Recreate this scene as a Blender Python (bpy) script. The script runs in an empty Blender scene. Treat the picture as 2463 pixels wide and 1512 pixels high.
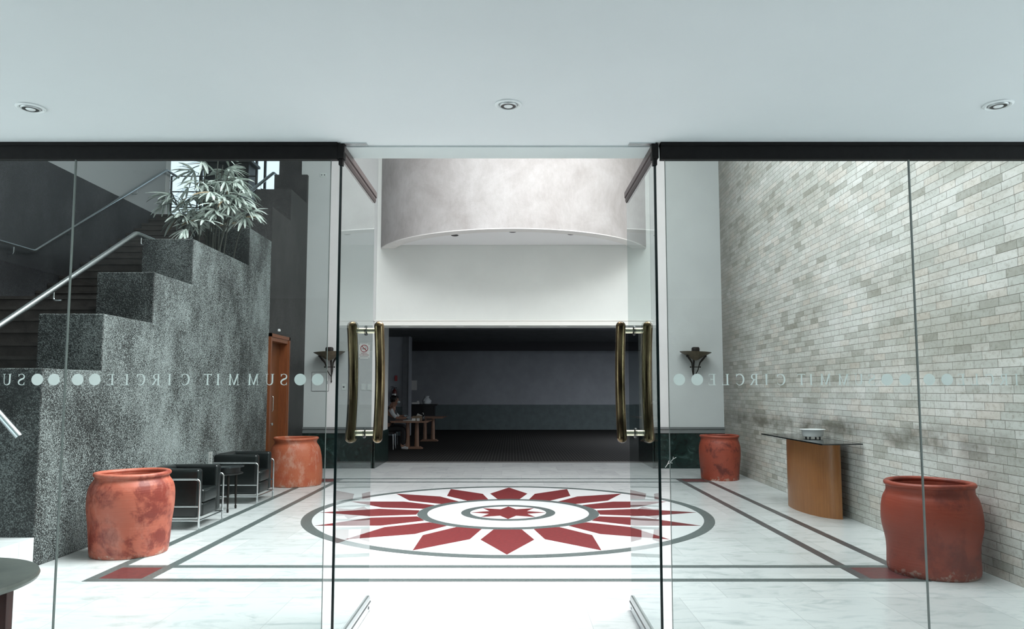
import bpy, bmesh, math, random
from mathutils import Vector, Matrix
PI = math.pi
sc = bpy.context.scene
COL = sc.collection

# ------------------------------------------------------------------ helpers
class MB:
    """collects shapes in one bmesh"""
    def __init__(s): s.bm = bmesh.new()
    def box(s, x0, x1, y0, y1, z0, z1, mat=None):
        vs = [s.bm.verts.new(p) for p in ((x0,y0,z0),(x1,y0,z0),(x1,y1,z0),(x0,y1,z0),(x0,y0,z1),(x1,y0,z1),(x1,y1,z1),(x0,y1,z1))]
        for f in ((0,3,2,1),(4,5,6,7),(0,1,5,4),(1,2,6,5),(2,3,7,6),(3,0,4,7)):
            s.bm.faces.new([vs[i] for i in f])
        if mat is not None:
            for v in vs: v.co = mat @ v.co
        return s
    def rbox(s, x0, x1, y0, y1, z0, z1, r=0.02, seg=3, mat=None):
        t = bmesh.new()
        m = MB.__new__(MB); m.bm = t; m.box(x0,x1,y0,y1,z0,z1)
        bmesh.ops.bevel(t, geom=list(t.edges), offset=r, segments=seg, profile=0.5, affect='EDGES')
        s.merge(t, mat); return s
    def merge(s, t, mat=None):
        mp = {}
        for v in t.verts: mp[v] = s.bm.verts.new((mat @ v.co) if mat is not None else v.co)
        for f in t.faces:
            try: s.bm.faces.new([mp[v] for v in f.verts])
            except ValueError: pass
        t.free()
    def prism(s, pts, z0, z1):
        n = len(pts)
        a = [s.bm.verts.new((p[0],p[1],z0)) for p in pts]; b = [s.bm.verts.new((p[0],p[1],z1)) for p in pts]
        s.bm.faces.new(a[::-1]); s.bm.faces.new(b)
        for i in range(n): s.bm.faces.new((a[i],a[(i+1)%n],b[(i+1)%n],b[i]))
        return s
    def prism_x(s, pts, x0, x1):           # pts in (y,z)
        n = len(pts)
        a = [s.bm.verts.new((x0,p[0],p[1])) for p in pts]; b = [s.bm.verts.new((x1,p[0],p[1])) for p in pts]
        s.bm.faces.new(a); s.bm.faces.new(b[::-1])
        for i in range(n): s.bm.faces.new((a[(i+1)%n],a[i],b[i],b[(i+1)%n]))
        return s
    def prism_y(s, pts, y0, y1):           # pts in (x,z)
        n = len(pts)
        a = [s.bm.verts.new((p[0],y0,p[1])) for p in pts]; b = [s.bm.verts.new((p[0],y1,p[1])) for p in pts]
        s.bm.faces.new(a); s.bm.faces.new(b[::-1])
        for i in range(n): s.bm.faces.new((a[(i+1)%n],a[i],b[i],b[(i+1)%n]))
        return s
    def tube(s, pts, rad, n=12, cap=True):
        pts = [Vector(p) for p in pts]; m = len(pts)
        if not hasattr(rad, '__len__'): rad = [rad]*m
        rings = []; ref = None
        for i, p in enumerate(pts):
            t = (pts[min(i+1,m-1)] - pts[max(i-1,0)]).normalized()
            if ref is None:
                ref = Vector((0,0,1)) if abs(t.z) < .9 else Vector((1,0,0))
            u = (ref - t*ref.dot(t)).normalized(); ref = u; w = t.cross(u)
            rings.append([s.bm.verts.new(p + rad[i]*(math.cos(2*PI*k/n)*u + math.sin(2*PI*k/n)*w)) for k in range(n)])
        for i in range(m-1):
            for k in range(n):
                s.bm.faces.new((rings[i][k],rings[i][(k+1)%n],rings[i+1][(k+1)%n],rings[i+1][k]))
        if cap:
            s.bm.faces.new(rings[0][::-1]); s.bm.faces.new(rings[-1])
        return s
    def lathe(s, prof, cx=0, cy=0, n=48, axis='z', wob=None, cz=0):
        rings = []
        for (r, z) in prof:
            ring = []
            for k in range(n):
                a = 2*PI*k/n
                rr = max(r, 1e-4)*(1+(wob(a, z) if wob else 0))
                if axis == 'z': co = (cx+rr*math.cos(a), cy+rr*math.sin(a), cz+z)
                elif axis == 'x': co = (cx+z, cy+rr*math.cos(a), cz+rr*math.sin(a))
                else: co = (cx+rr*math.cos(a), cy+z, cz+rr*math.sin(a))
                ring.append(s.bm.verts.new(co))
            rings.append(ring)
        for i in range(len(prof)-1):
            for k in range(n):
                s.bm.faces.new((rings[i][k],rings[i][(k+1)%n],rings[i+1][(k+1)%n],rings[i+1][k]))
        s.bm.faces.new(rings[0][::-1]); s.bm.faces.new(rings[-1])
        return s
    def build(s, name, mat, parent=None, smooth=False, loc=None):
        bmesh.ops.recalc_face_normals(s.bm, faces=s.bm.faces)
        me = bpy.data.meshes.new(name); s.bm.to_mesh(me); s.bm.free()
        if smooth:
            for p in me.polygons: p.use_smooth = True
            try: me.set_sharp_from_angle(angle=math.radians(38))
            except Exception: pass
        me.materials.append(mat)
        o = bpy.data.objects.new(name, me); COL.objects.link(o)
        if parent is not None: o.parent = parent
        if loc is not None: o.location = loc
        return o

def arc(pts, r=0.03, seg=5):
    """polyline with rounded corners"""
    pts = [Vector(p) for p in pts]; out = [pts[0]]
    for i in range(1, len(pts)-1):
        a = (pts[i-1]-pts[i]); b = (pts[i+1]-pts[i]); rr = min(r, a.length*.45, b.length*.45)
        a.normalize(); b.normalize(); p0 = pts[i]+a*rr; p1 = pts[i]+b*rr
        for k in range(seg+1):
            t = k/seg; out.append(p0*(1-t)**2 + pts[i]*2*t*(1-t) + p1*t**2)
    out.append(pts[-1]); return out

def thing(name, label, cat, loc=(0,0,0), rotz=0, group=None):
    o = bpy.data.objects.new(name, None); COL.objects.link(o)
    o.location = loc; o.rotation_euler = (0,0,rotz); o.empty_display_size = .1
    return tag(o, label, cat, group)
def tag(o, label, cat, group=None, kind=None):
    o['label'] = label; o['category'] = cat
    if group: o['group'] = group
    if kind: o['kind'] = kind
    return o
def struct(o, label=None):
    o['kind'] = 'structure'
    if label: o['label'] = label
    return o
def sempty(name, label=None):
    o = bpy.data.objects.new(name, None); COL.objects.link(o); return struct(o, label)
def copy_tree(o, parent=None):
    c = o.copy(); COL.objects.link(c); c.parent = parent
    for ch in list(o.children): copy_tree(ch, c)
    return c

# ------------------------------------------------------------------ materials
def newmat(name):
    m = bpy.data.materials.new(name); m.use_nodes = True
    nt = m.node_tree; nt.nodes.clear(); return m, nt, nt.nodes, nt.links
def N(nt, t, **kw):
    n = nt.nodes.new(t)
    for k, v in kw.items():
        if k in ('inputs',):
            for a, b in v.items(): n.inputs[a].default_value = b
        else: setattr(n, k, v)
    return n
def principled(name, col, rough=.5, metal=0, noise=0, nscale=8, bump=0, bscale=60, spec=.5, col2=None, coat=0, anis=None, detail=4):
    m, nt, nd, L = newmat(name)
    out = N(nt,'ShaderNodeOutputMaterial'); b = N(nt,'ShaderNodeBsdfPrincipled')
    L.new(b.outputs[0], out.inputs[0])
    b.inputs['Base Color'].default_value = (*col,1); b.inputs['Roughness'].default_value = rough
    b.inputs['Metallic'].default_value = metal; b.inputs['Specular IOR Level'].default_value = spec
    b.inputs['Coat Weight'].default_value = coat
    tc = N(nt,'ShaderNodeTexCoord')
    mp = N(nt,'ShaderNodeMapping'); L.new(tc.outputs['Object'], mp.inputs[0])
    if anis: mp.inputs['Scale'].default_value = anis
    if noise or col2:
        n = N(nt,'ShaderNodeTexNoise', inputs={'Scale':nscale,'Detail':detail,'Roughness':.6}); L.new(mp.outputs[0], n.inputs[0])
        r = N(nt,'ShaderNodeValToRGB'); L.new(n.outputs[0], r.inputs[0])
        c2 = col2 if col2 else tuple(c*(1-noise) for c in col)
        r.color_ramp.elements[0].position = .35; r.color_ramp.elements[1].position = .65
        r.color_ramp.elements[0].color = (*c2,1); r.color_ramp.elements[1].color = (*col,1)
        L.new(r.outputs[0], b.inputs['Base Color'])
    if bump:
        n2 = N(nt,'ShaderNodeTexNoise', inputs={'Scale':bscale,'Detail':5}); L.new(mp.outputs[0], n2.inputs[0])
        bp = N(nt,'ShaderNodeBump', inputs={'Strength':bump,'Distance':.01}); L.new(n2.outputs[0], bp.inputs['Height'])
        L.new(bp.outputs[0], b.inputs['Normal'])
    return m

M = {}
M['plaster'] = principled('white_plaster', (.55,.57,.565), .7, noise=.05, nscale=1.5, bump=.15, bscale=40)
M['lintel_paint'] = principled('lintel_paint', (.71,.74,.715), .7, noise=.05, nscale=1.2, bump=.1, bscale=30)
M['ceiling_paint'] = principled('ceiling_paint', (.70,.72,.73), .65, noise=.03, nscale=.9, bump=.06, bscale=12)
M['vestibule_paint'] = principled('vestibule_paint', (.10,.095,.09), .7)
M['grey_paint'] = principled('grey_paint', (.36,.38,.39), .7)
M['recess_paint'] = principled('recess_paint', (.86,.86,.87), .7)
M['edge_paint'] = principled('edge_paint', (.60,.64,.635), .6)
M['warm_trim'] = principled('warm_trim', (.78,.78,.74), .5)
M['dado_rail'] = principled('dado_rail', (.16,.17,.17), .45)
M['dark_frame'] = principled('dark_bronze', (.008,.0075,.0075), .6, spec=.2, noise=.3, nscale=30)
M['door_rail'] = principled('brown_bronze_rail', (.075,.05,.05), .35, metal=.6, noise=.2, nscale=20)
M['glass_edge'] = principled('glass_edge', (.004,.012,.012), .15)
M['silicone'] = principled('silicone_joint', (.16,.18,.17), .3)
M['chrome'] = principled('chrome', (.82,.84,.85), .12, metal=1)
M['steel'] = principled('brushed_steel', (.62,.66,.67), .27, metal=1, bump=.03, bscale=200)
M['black_metal'] = principled('black_metal', (.012,.012,.012), .4)
M['satin'] = principled('satin_metal', (.55,.57,.57), .5, metal=.6)
M['leather'] = principled('black_leather', (.006,.009,.009), .3, bump=.12, bscale=40, spec=.6, noise=.3, nscale=20)
M['iron'] = principled('wrought_iron', (.018,.013,.01), .5, metal=.4, noise=.4, nscale=40)
M['sconce_bowl'] = principled('sconce_bowl', (.13,.10,.06), .5, metal=.2, noise=.4, nscale=20)
M['white_enamel'] = principled('white_enamel', (.78,.8,.8), .35)
M['paper'] = principled('paper', (.78,.78,.76), .8)
M['red_print'] = principled('red_print', (.32,.01,.02), .6)
M['black_print'] = principled('black_print', (.02,.02,.02), .6)
M['switch'] = principled('switch_plate', (.62,.66,.64), .4)
M['darkgap'] = principled('dark_gap', (.03,.03,.035), .7)
M['black_glass'] = principled('smoked_glass', (.012,.016,.018), .06, spec=.8)
M['room_wall'] = principled('ballroom_wall', (.34,.36,.39), .8, noise=.12, nscale=2)
M['room_dado'] = principled('ballroom_dado', (.12,.155,.16), .7, noise=.2, nscale=4)
M['room_ceil'] = principled('ballroom_ceiling', (.16,.17,.18), .9, noise=.2, nscale=3)
M['cabinet_black'] = principled('black_cabinet', (.008,.008,.009), .5)
M['card'] = principled('cardboard', (.30,.22,.15), .8, noise=.15)
M['skin'] = principled('skin', (.30,.16,.11), .55, noise=.08)
M['hair'] = principled('black_hair', (.01,.008,.008), .45)
M['shirt'] = principled('white_shirt', (.62,.66,.68), .8, noise=.1, nscale=30)
M['vest'] = principled('dark_vest', (.05,.055,.06), .8)
M['trousers'] = principled('black_trousers', (.012,.012,.014), .8)
M['mask'] = principled('face_mask', (.42,.52,.56), .8)
M['shoe'] = principled('grey_shoe', (.5,.5,.5), .6)
M['soil'] = principled('soil', (.03,.022,.016), .95, noise=.5, nscale=30, bump=.5)
M['fabric_dark'] = principled('dark_seat', (.03,.025,.025), .8)
M['ext_red'] = principled('extinguisher_red', (.10,.012,.012), .4)
M['light_glass'] = principled('lamp_glass', (.78,.8,.8), .25)
M['tread'] = principled('stair_tread', (.065,.057,.052), .75, noise=.45, nscale=5, bump=.3, bscale=70)
M['leaf'] = principled('palm_leaf', (.78,.84,.79), .3, col2=(.42,.50,.45), nscale=9)
M['cane'] = principled('palm_cane', (.05,.055,.045), .7, noise=.4, nscale=40)
M['leaf_dry'] = principled('dry_leaf', (.45,.33,.2), .6)
M['dark_wood_panel'] = principled('portal_dark', (.012,.013,.015), .5)
M['fascia'] = principled('drum_soffit', (.80,.785,.77), .8, noise=.06, nscale=6, bump=.2)
M['terr_gray'] = principled('terrazzo_grey', (.13,.16,.155), .35, col2=(.06,.075,.075), nscale=55, detail=6)
M['line_brown'] = principled('terrazzo_charcoal', (.10,.09,.092), .35, col2=(.05,.048,.05), nscale=40, detail=6)
M['terr_red'] = principled('terrazzo_red', (.16,.022,.024), .5, spec=.25, col2=(.12,.016,.018), nscale=26, detail=8)
M['red_dark'] = principled('marble_red_dark', (.15,.035,.035), .4, col2=(.09,.025,.026), nscale=20, detail=8)
M['med_white'] = principled('medallion_white', (.72,.73,.74), .3, col2=(.67,.69,.69), nscale=90, detail=5)

def wood(name, c1, c2, scale=(14,14,1.2), rough=.4):
    m, nt, nd, L = newmat(name)
    out = N(nt,'ShaderNodeOutputMaterial'); b = N(nt,'ShaderNodeBsdfPrincipled'); L.new(b.outputs[0], out.inputs[0])
    tc = N(nt,'ShaderNodeTexCoord'); mp = N(nt,'ShaderNodeMapping'); mp.inputs['Scale'].default_value = scale
    L.new(tc.outputs['Object'], mp.inputs[0])
    n = N(nt,'ShaderNodeTexNoise', inputs={'Scale':3,'Detail':8,'Roughness':.65,'Distortion':.6}); L.new(mp.outputs[0], n.inputs[0])
    r = N(nt,'ShaderNodeValToRGB'); L.new(n.outputs[0], r.inputs[0])
    r.color_ramp.elements[0].position=.3; r.color_ramp.elements[1].position=.7
    r.color_ramp.elements[0].color=(*c2,1); r.color_ramp.elements[1].color=(*c1,1)
    L.new(r.outputs[0], b.inputs['Base Color']); b.inputs['Roughness'].default_value = rough
    return m
M['door_wood'] = wood('door_wood', (.21,.068,.022), (.13,.04,.014))
M['door_frame_wood'] = wood('door_frame_wood', (.26,.078,.026), (.17,.05,.018))
M['console_wood'] = wood('console_wood', (.40,.17,.055), (.28,.105,.032), (20,20,1.0), .3)
M['table_wood'] = wood('ballroom_table_wood', (.36,.21,.14), (.24,.13,.085))
M['leg_wood'] = wood('red_table_leg', (.09,.03,.025), (.05,.02,.018))

def mat_brass():
    m, nt, nd, L = newmat('antique_brass')
    out = N(nt,'ShaderNodeOutputMaterial'); b = N(nt,'ShaderNodeBsdfPrincipled'); L.new(b.outputs[0], out.inputs[0])
    b.inputs['Metallic'].default_value = 1; b.inputs['Roughness'].default_value = .24
    tc = N(nt,'ShaderNodeTexCoord')
    mp = N(nt,'ShaderNodeMapping'); mp.inputs['Scale'].default_value=(9,9,2); L.new(tc.outputs['Object'], mp.inputs[0])
    n = N(nt,'ShaderNodeTexNoise', inputs={'Scale':1.6,'Detail':5}); L.new(mp.outputs[0], n.inputs[0])
    r = N(nt,'ShaderNodeValToRGB'); L.new(n.outputs[0], r.inputs[0])
    r.color_ramp.elements[0].position=.35; r.color_ramp.elements[1].position=.68
    r.color_ramp.elements[0].color=(.028,.019,.011,1); r.color_ramp.elements[1].color=(.27,.19,.105,1)
    L.new(r.outputs[0], b.inputs['Base Color']); return m
M['brass'] = mat_brass()
M['brass_bright'] = principled('polished_brass', (.75,.68,.52), .15, metal=1)

def mat_concrete(name, dark, mid, light, lo=.40, hi=.66, sheen=0):
    m, nt, nd, L = newmat(name)
    out = N(nt,'ShaderNodeOutputMaterial'); b = N(nt,'ShaderNodeBsdfPrincipled'); L.new(b.outputs[0], out.inputs[0])
    b.inputs['Roughness'].default_value=.5; b.inputs['Specular IOR Level'].default_value=.5
    b.inputs['Sheen Weight'].default_value=sheen; b.inputs['Sheen Roughness'].default_value=.35; b.inputs['Sheen Tint'].default_value=(.85,.95,.93,1)
    tc = N(nt,'ShaderNodeTexCoord')
    v = N(nt,'ShaderNodeTexVoronoi', inputs={'Scale':120}); L.new(tc.outputs['Object'], v.inputs['Vector'])
    sp = N(nt,'ShaderNodeSeparateColor'); L.new(v.outputs['Color'], sp.inputs[0])
    mp = N(nt,'ShaderNodeMapping'); mp.inputs['Scale'].default_value=(1,1,.6); L.new(tc.outputs['Object'], mp.inputs[0])
    n = N(nt,'ShaderNodeTexNoise', inputs={'Scale':1.5,'Detail':5,'Roughness':.62}); L.new(mp.outputs[0], n.inputs[0])
    a = N(nt,'ShaderNodeMath', operation='MULTIPLY_ADD', inputs={1:.46,2:-.23}); L.new(sp.outputs[0], a.inputs[0])
    ad = N(nt,'ShaderNodeMath', operation='ADD'); L.new(a.outputs[0], ad.inputs[0]); L.new(n.outputs[0], ad.inputs[1])
    r = N(nt,'ShaderNodeValToRGB'); L.new(ad.outputs[0], r.inputs[0])
    e = r.color_ramp.elements; e[0].position=lo-.12; e[1].position=hi+.12
    e[0].color=(*dark,1); e[1].color=(*light,1)
    x = e.new((lo+hi)/2); x.color=(*mid,1)
    L.new(r.outputs[0], b.inputs['Base Color'])
    if sheen:
        sm = N(nt,'ShaderNodeMapRange', inputs={1:.34,2:.64,3:.0,4:sheen}); L.new(ad.outputs[0], sm.inputs[0]); L.new(sm.outputs[0], b.inputs['Sheen Weight'])
    bp = N(nt,'ShaderNodeBump', inputs={'Strength':.75,'Distance':.008}); L.new(v.outputs['Distance'], bp.inputs['Height'])
    L.new(bp.outputs[0], b.inputs['Normal']); return m
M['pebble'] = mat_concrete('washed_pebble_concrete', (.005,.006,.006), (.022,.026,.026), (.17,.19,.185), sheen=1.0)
M['pebble_brown_shade'] = mat_concrete('shaded_brown_pebble', (.012,.012,.012), (.03,.028,.028), (.075,.07,.07))  # brown finish of the rear wall end, its shade put into the colour
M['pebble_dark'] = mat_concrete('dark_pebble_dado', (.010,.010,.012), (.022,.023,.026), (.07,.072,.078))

def mat_drum():
    m, nt, nd, L = newmat('trowelled_plaster')
    out = N(nt,'ShaderNodeOutputMaterial'); b = N(nt,'ShaderNodeBsdfPrincipled'); L.new(b.outputs[0], out.inputs[0])
    b.inputs['Roughness'].default_value=.8
    tc = N(nt,'ShaderNodeTexCoord')
    n = N(nt,'ShaderNodeTexNoise', inputs={'Scale':1.1,'Detail':6,'Roughness':.7,'Distortion':.4}); L.new(tc.outputs['Object'], n.inputs[0])
    mp = N(nt,'ShaderNodeMapping'); mp.inputs['Scale'].default_value=(6,6,2.2); L.new(tc.outputs['Object'], mp.inputs[0])
    n2 = N(nt,'ShaderNodeTexNoise', inputs={'Scale':3,'Detail':5,'Roughness':.7}); L.new(mp.outputs[0], n2.inputs[0])
    mx = N(nt,'ShaderNodeMath', operation='MULTIPLY_ADD', inputs={1:.22}); L.new(n2.outputs[0], mx.inputs[0])
    h = N(nt,'ShaderNodeMath', operation='MULTIPLY', inputs={1:.8}); L.new(n.outputs[0], h.inputs[0]); L.new(h.outputs[0], mx.inputs[2])
    r = N(nt,'ShaderNodeValToRGB'); L.new(mx.outputs[0], r.inputs[0]); e=r.color_ramp.elements
    e[0].position=.38; e[1].position=.64; e[0].color=(.375,.352,.342,1); e[1].color=(.505,.49,.485,1)
    L.new(r.outputs[0], b.inputs['Base Color'])
    n3 = N(nt,'ShaderNodeTexNoise', inputs={'Scale':60,'Detail':3}); L.new(tc.outputs['Object'], n3.inputs[0])
    bp = N(nt,'ShaderNodeBump', inputs={'Strength':.3,'Distance':.01}); L.new(n3.outputs[0], bp.inputs['Height']); L.new(bp.outputs[0], b.inputs['Normal'])
    return m
M['drum'] = mat_drum()

def mat_brick():
    m, nt, nd, L = newmat('travertine_brick')
    out = N(nt,'ShaderNodeOutputMaterial'); b = N(nt,'ShaderNodeBsdfPrincipled'); L.new(b.outputs[0], out.inputs[0])
    b.inputs['Roughness'].default_value=.75
    tc = N(nt,'ShaderNodeTexCoord'); sp = N(nt,'ShaderNodeSeparateXYZ'); L.new(tc.outputs['Object'], sp.inputs[0])
    cb = N(nt,'ShaderNodeCombineXYZ'); L.new(sp.outputs['Y'], cb.inputs[0]); L.new(sp.outputs['Z'], cb.inputs[1])
    br = N(nt,'ShaderNodeTexBrick', offset=.43, offset_frequency=2, squash=1.25, squash_frequency=3,
           inputs={'Scale':1,'Mortar Size':.0028,'Mortar Smooth':.15,'Bias':0,'Brick Width':.27,'Row Height':.075,
                   'Color1':(1,1,1,1),'Color2':(0,0,0,1),'Mortar':(.5,.5,.5,1)})
    L.new(cb.outputs[0], br.inputs[0])
    r = N(nt,'ShaderNodeValToRGB'); L.new(br.outputs['Color'], r.inputs[0]); e=r.color_ramp.elements
    e[0].position=0; e[0].color=(.50,.49,.44,1); e[1].position=1; e[1].color=(.86,.84,.80,1)
    for p,c in ((.12,(.65,.65,.61,1)),(.35,(.75,.75,.71,1)),(.6,(.79,.78,.75,1)),(.8,(.81,.75,.69,1)),(.92,(.84,.83,.80,1))):
        x=e.new(p); x.color=c
    # broad dirt
    n = N(nt,'ShaderNodeTexNoise', inputs={'Scale':1.0,'Detail':6,'Roughness':.7}); mpn = N(nt,'ShaderNodeMapping'); mpn.inputs['Scale'].default_value=(1,.5,1.6); L.new(tc.outputs['Object'], mpn.inputs[0]); L.new(mpn.outputs[0], n.inputs[0])
    r2 = N(nt,'ShaderNodeValToRGB'); L.new(n.outputs[0], r2.inputs[0]); e=r2.color_ramp.elements
    e[0].position=.36; e[1].position=.60; e[0].color=(.70,.69,.65,1); e[1].color=(1,1,1,1)
    mx = N(nt,'ShaderNodeMix', data_type='RGBA', blend_type='MULTIPLY', inputs={0:1.0}); L.new(r.outputs[0], mx.inputs[6]); L.new(r2.outputs[0], mx.inputs[7])
    # pitting
    n4 = N(nt,'ShaderNodeTexNoise', inputs={'Scale':22,'Detail':5,'Roughness':.75}); L.new(tc.outputs['Object'], n4.inputs[0])
    r4 = N(nt,'ShaderNodeValToRGB'); L.new(n4.outputs[0], r4.inputs[0]); e=r4.color_ramp.elements
    e[0].position=.3; e[1].position=.5; e[0].color=(.68,.66,.62,1); e[1].color=(1,1,1,1)
    mx4 = N(nt,'ShaderNodeMix', data_type='RGBA', blend_type='MULTIPLY', inputs={0:1.0}); L.new(mx.outputs[2], mx4.inputs[6]); L.new(r4.outputs[0], mx4.inputs[7])
    # horizontal water stain band along the wall, worn into the stone
    n5 = N(nt,'ShaderNodeTexNoise', inputs={'Scale':2.2,'Detail':6,'Roughness':.75}); L.new(mpn.outputs[0], n5.inputs[0])
    zz = N(nt,'ShaderNodeMath', operation='MULTIPLY_ADD', inputs={1:.45}); L.new(n5.outputs[0], zz.inputs[0]); L.new(sp.outputs['Z'], zz.inputs[2])
    s1 = N(nt,'ShaderNodeMath', operation='SUBTRACT', inputs={1:1.34}); L.new(zz.outputs[0], s1.inputs[0])
    s2 = N(nt,'ShaderNodeMath', operation='ABSOLUTE'); L.new(s1.outputs[0], s2.inputs[0])
    s3 = N(nt,'ShaderNodeMapRange', inputs={1:.0,2:.17,3:.85,4:0}); L.new(s2.outputs[0], s3.inputs[0])
    n6 = N(nt,'ShaderNodeTexNoise', inputs={'Scale':1.6,'Detail':4,'Roughness':.6}); L.new(tc.outputs['Object'], n6.inputs[0])
    s5 = N(nt,'ShaderNodeMapRange', inputs={1:.36,2:.6,3:0,4:1}); L.new(n6.outputs[0], s5.inputs[0])
    s6 = N(nt,'ShaderNodeMath', operation='MULTIPLY'); L.new(s3.outputs[0], s6.inputs[0]); L.new(s5.outputs[0], s6.inputs[1])
    mx5 = N(nt,'ShaderNodeMix', data_type='RGBA', inputs={7:(.13,.115,.085,1)}); L.new(s6.outputs[0], mx5.inputs[0]); L.new(mx4.outputs[2], mx5.inputs[6])
    # mortar
    mr = N(nt,'ShaderNodeMix', data_type='RGBA', inputs={7:(.20,.185,.155,1)}); L.new(br.outputs['Fac'], mr.inputs[0]); L.new(mx5.outputs[2], mr.inputs[6])
    # brown stains in the back corner, with its shade put into the colour
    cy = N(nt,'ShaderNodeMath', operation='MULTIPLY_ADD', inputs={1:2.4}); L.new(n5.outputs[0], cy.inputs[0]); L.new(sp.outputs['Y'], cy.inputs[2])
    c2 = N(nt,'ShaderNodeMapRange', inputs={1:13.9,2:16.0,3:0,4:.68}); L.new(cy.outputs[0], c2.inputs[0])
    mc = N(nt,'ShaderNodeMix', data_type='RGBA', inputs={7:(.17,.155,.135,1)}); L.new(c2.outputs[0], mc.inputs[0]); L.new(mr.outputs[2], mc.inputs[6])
    L.new(mc.outputs[2], b.inputs['Base Color'])
    bp = N(nt,'ShaderNodeBump', inputs={'Strength':.5,'Distance':.006}); bp.invert=True; L.new(br.outputs['Fac'], bp.inputs['Height'])
    bp2 = N(nt,'ShaderNodeBump', inputs={'Strength':.35,'Distance':.006}); L.new(n4.outputs[0], bp2.inputs['Height']); L.new(bp.outputs[0], bp2.inputs['Normal'])
    L.new(bp2.outputs[0], b.inputs['Normal']); return m
M['brick'] = mat_brick()

def mat_floor():
    m, nt, nd, L = newmat('white_marble_tiles')
    out = N(nt,'ShaderNodeOutputMaterial'); b = N(nt,'ShaderNodeBsdfPrincipled'); L.new(b.outputs[0], out.inputs[0])
    b.inputs['Roughness'].default_value=.22
    tc = N(nt,'ShaderNodeTexCoord')
    br = N(nt,'ShaderNodeTexBrick', offset=.5, inputs={'Scale':1,'Mortar Size':.0022,'Mortar Smooth':.2,'Brick Width':.75,'Row Height':.75,'Color1':(1,1,1,1),'Color2':(0,0,0,1),'Mortar':(.5,.5,.5,1)})
    mpb = N(nt,'ShaderNodeMapping'); mpb.inputs['Location'].default_value=(.2,.2,0); L.new(tc.outputs['Object'], mpb.inputs[0]); L.new(mpb.outputs[0], br.inputs[0])
    r = N(nt,'ShaderNodeValToRGB'); L.new(br.outputs['Color'], r.inputs[0]); e=r.color_ramp.elements
    e[0].color=(.60,.62,.62,1); e[1].color=(.68,.70,.70,1)
    mp = N(nt,'ShaderNodeMapping'); mp.inputs['Scale'].default_value=(1.2,3.2,1); mp.inputs['Rotation'].default_value=(0,0,.25); L.new(tc.outputs['Object'], mp.inputs[0])
    n = N(nt,'ShaderNodeTexNoise', inputs={'Scale':2.0,'Detail':8,'Roughness':.68,'Distortion':1.2}); L.new(mp.outputs[0], n.inputs[0])
    r2 = N(nt,'ShaderNodeValToRGB'); L.new(n.outputs[0], r2.inputs[0]); e=r2.color_ramp.elements
    e[0].position=.3; e[1].position=.5; e[0].color=(.72,.75,.75,1); e[1].color=(1,1,1,1)
    mx = N(nt,'ShaderNodeMix', data_type='RGBA', blend_type='MULTIPLY', inputs={0:1.0}); L.new(r.outputs[0], mx.inputs[6]); L.new(r2.outputs[0], mx.inputs[7])
    mr = N(nt,'ShaderNodeMix', data_type='RGBA', inputs={7:(.45,.46,.46,1)}); L.new(br.outputs['Fac'], mr.inputs[0]); L.new(mx.outputs[2], mr.inputs[6])
    L.new(mr.outputs[2], b.inputs['Base Color']); return m
M['floor'] = mat_floor()

def mat_green_marble():
    m, nt, nd, L = newmat('dark_green_marble')
    out = N(nt,'ShaderNodeOutputMaterial'); b = N(nt,'ShaderNodeBsdfPrincipled'); L.new(b.outputs[0], out.inputs[0])
    b.inputs['Roughness'].default_value=.18
    tc = N(nt,'ShaderNodeTexCoord')
    n = N(nt,'ShaderNodeTexNoise', inputs={'Scale':3.2,'Detail':9,'Roughness':.72,'Distortion':2.0}); L.new(tc.outputs['Object'], n.inputs[0])
    r = N(nt,'ShaderNodeValToRGB'); L.new(n.outputs[0], r.inputs[0]); e=r.color_ramp.elements
    e[0].position=.35; e[1].position=.8; e[0].color=(.006,.012,.011,1); e[1].color=(.09,.15,.14,1)
    x=e.new(.55); x.color=(.012,.028,.025,1)
    L.new(r.outputs[0], b.inputs['Base Color']); return m
M['green_marble'] = mat_green_marble()
M['table_marble'] = principled('grey_green_marble', (.20,.215,.19), .3, col2=(.14,.155,.14), nscale=7, detail=7)

def mat_carpet():
    m, nt, nd, L = newmat('dark_carpet')
    out = N(nt,'ShaderNodeOutputMaterial'); b = N(nt,'ShaderNodeBsdfPrincipled'); L.new(b.outputs[0], out.inputs[0])
    b.inputs['Roughness'].default_value=.95; b.inputs['Specular IOR Level'].default_value=.1
    tc = N(nt,'ShaderNodeTexCoord')
    w = N(nt,'ShaderNodeTexWave', inputs={'Scale':4.2,'Distortion':.4}); w.bands_direction='X'; L.new(tc.outputs['Object'], w.inputs[0])
    r = N(nt,'ShaderNodeValToRGB'); L.new(w.outputs[0], r.inputs[0]); e=r.color_ramp.elements
    e[0].color=(.012,.012,.012,1); e[1].position=.9; e[1].color=(.035,.034,.033,1)
    L.new(r.outputs[0], b.inputs['Base Color']); return m
M['carpet'] = mat_carpet()
M['carpet_edge'] = principled('taupe_threshold', (.13,.125,.12), .8, noise=.2, nscale=40)

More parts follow.
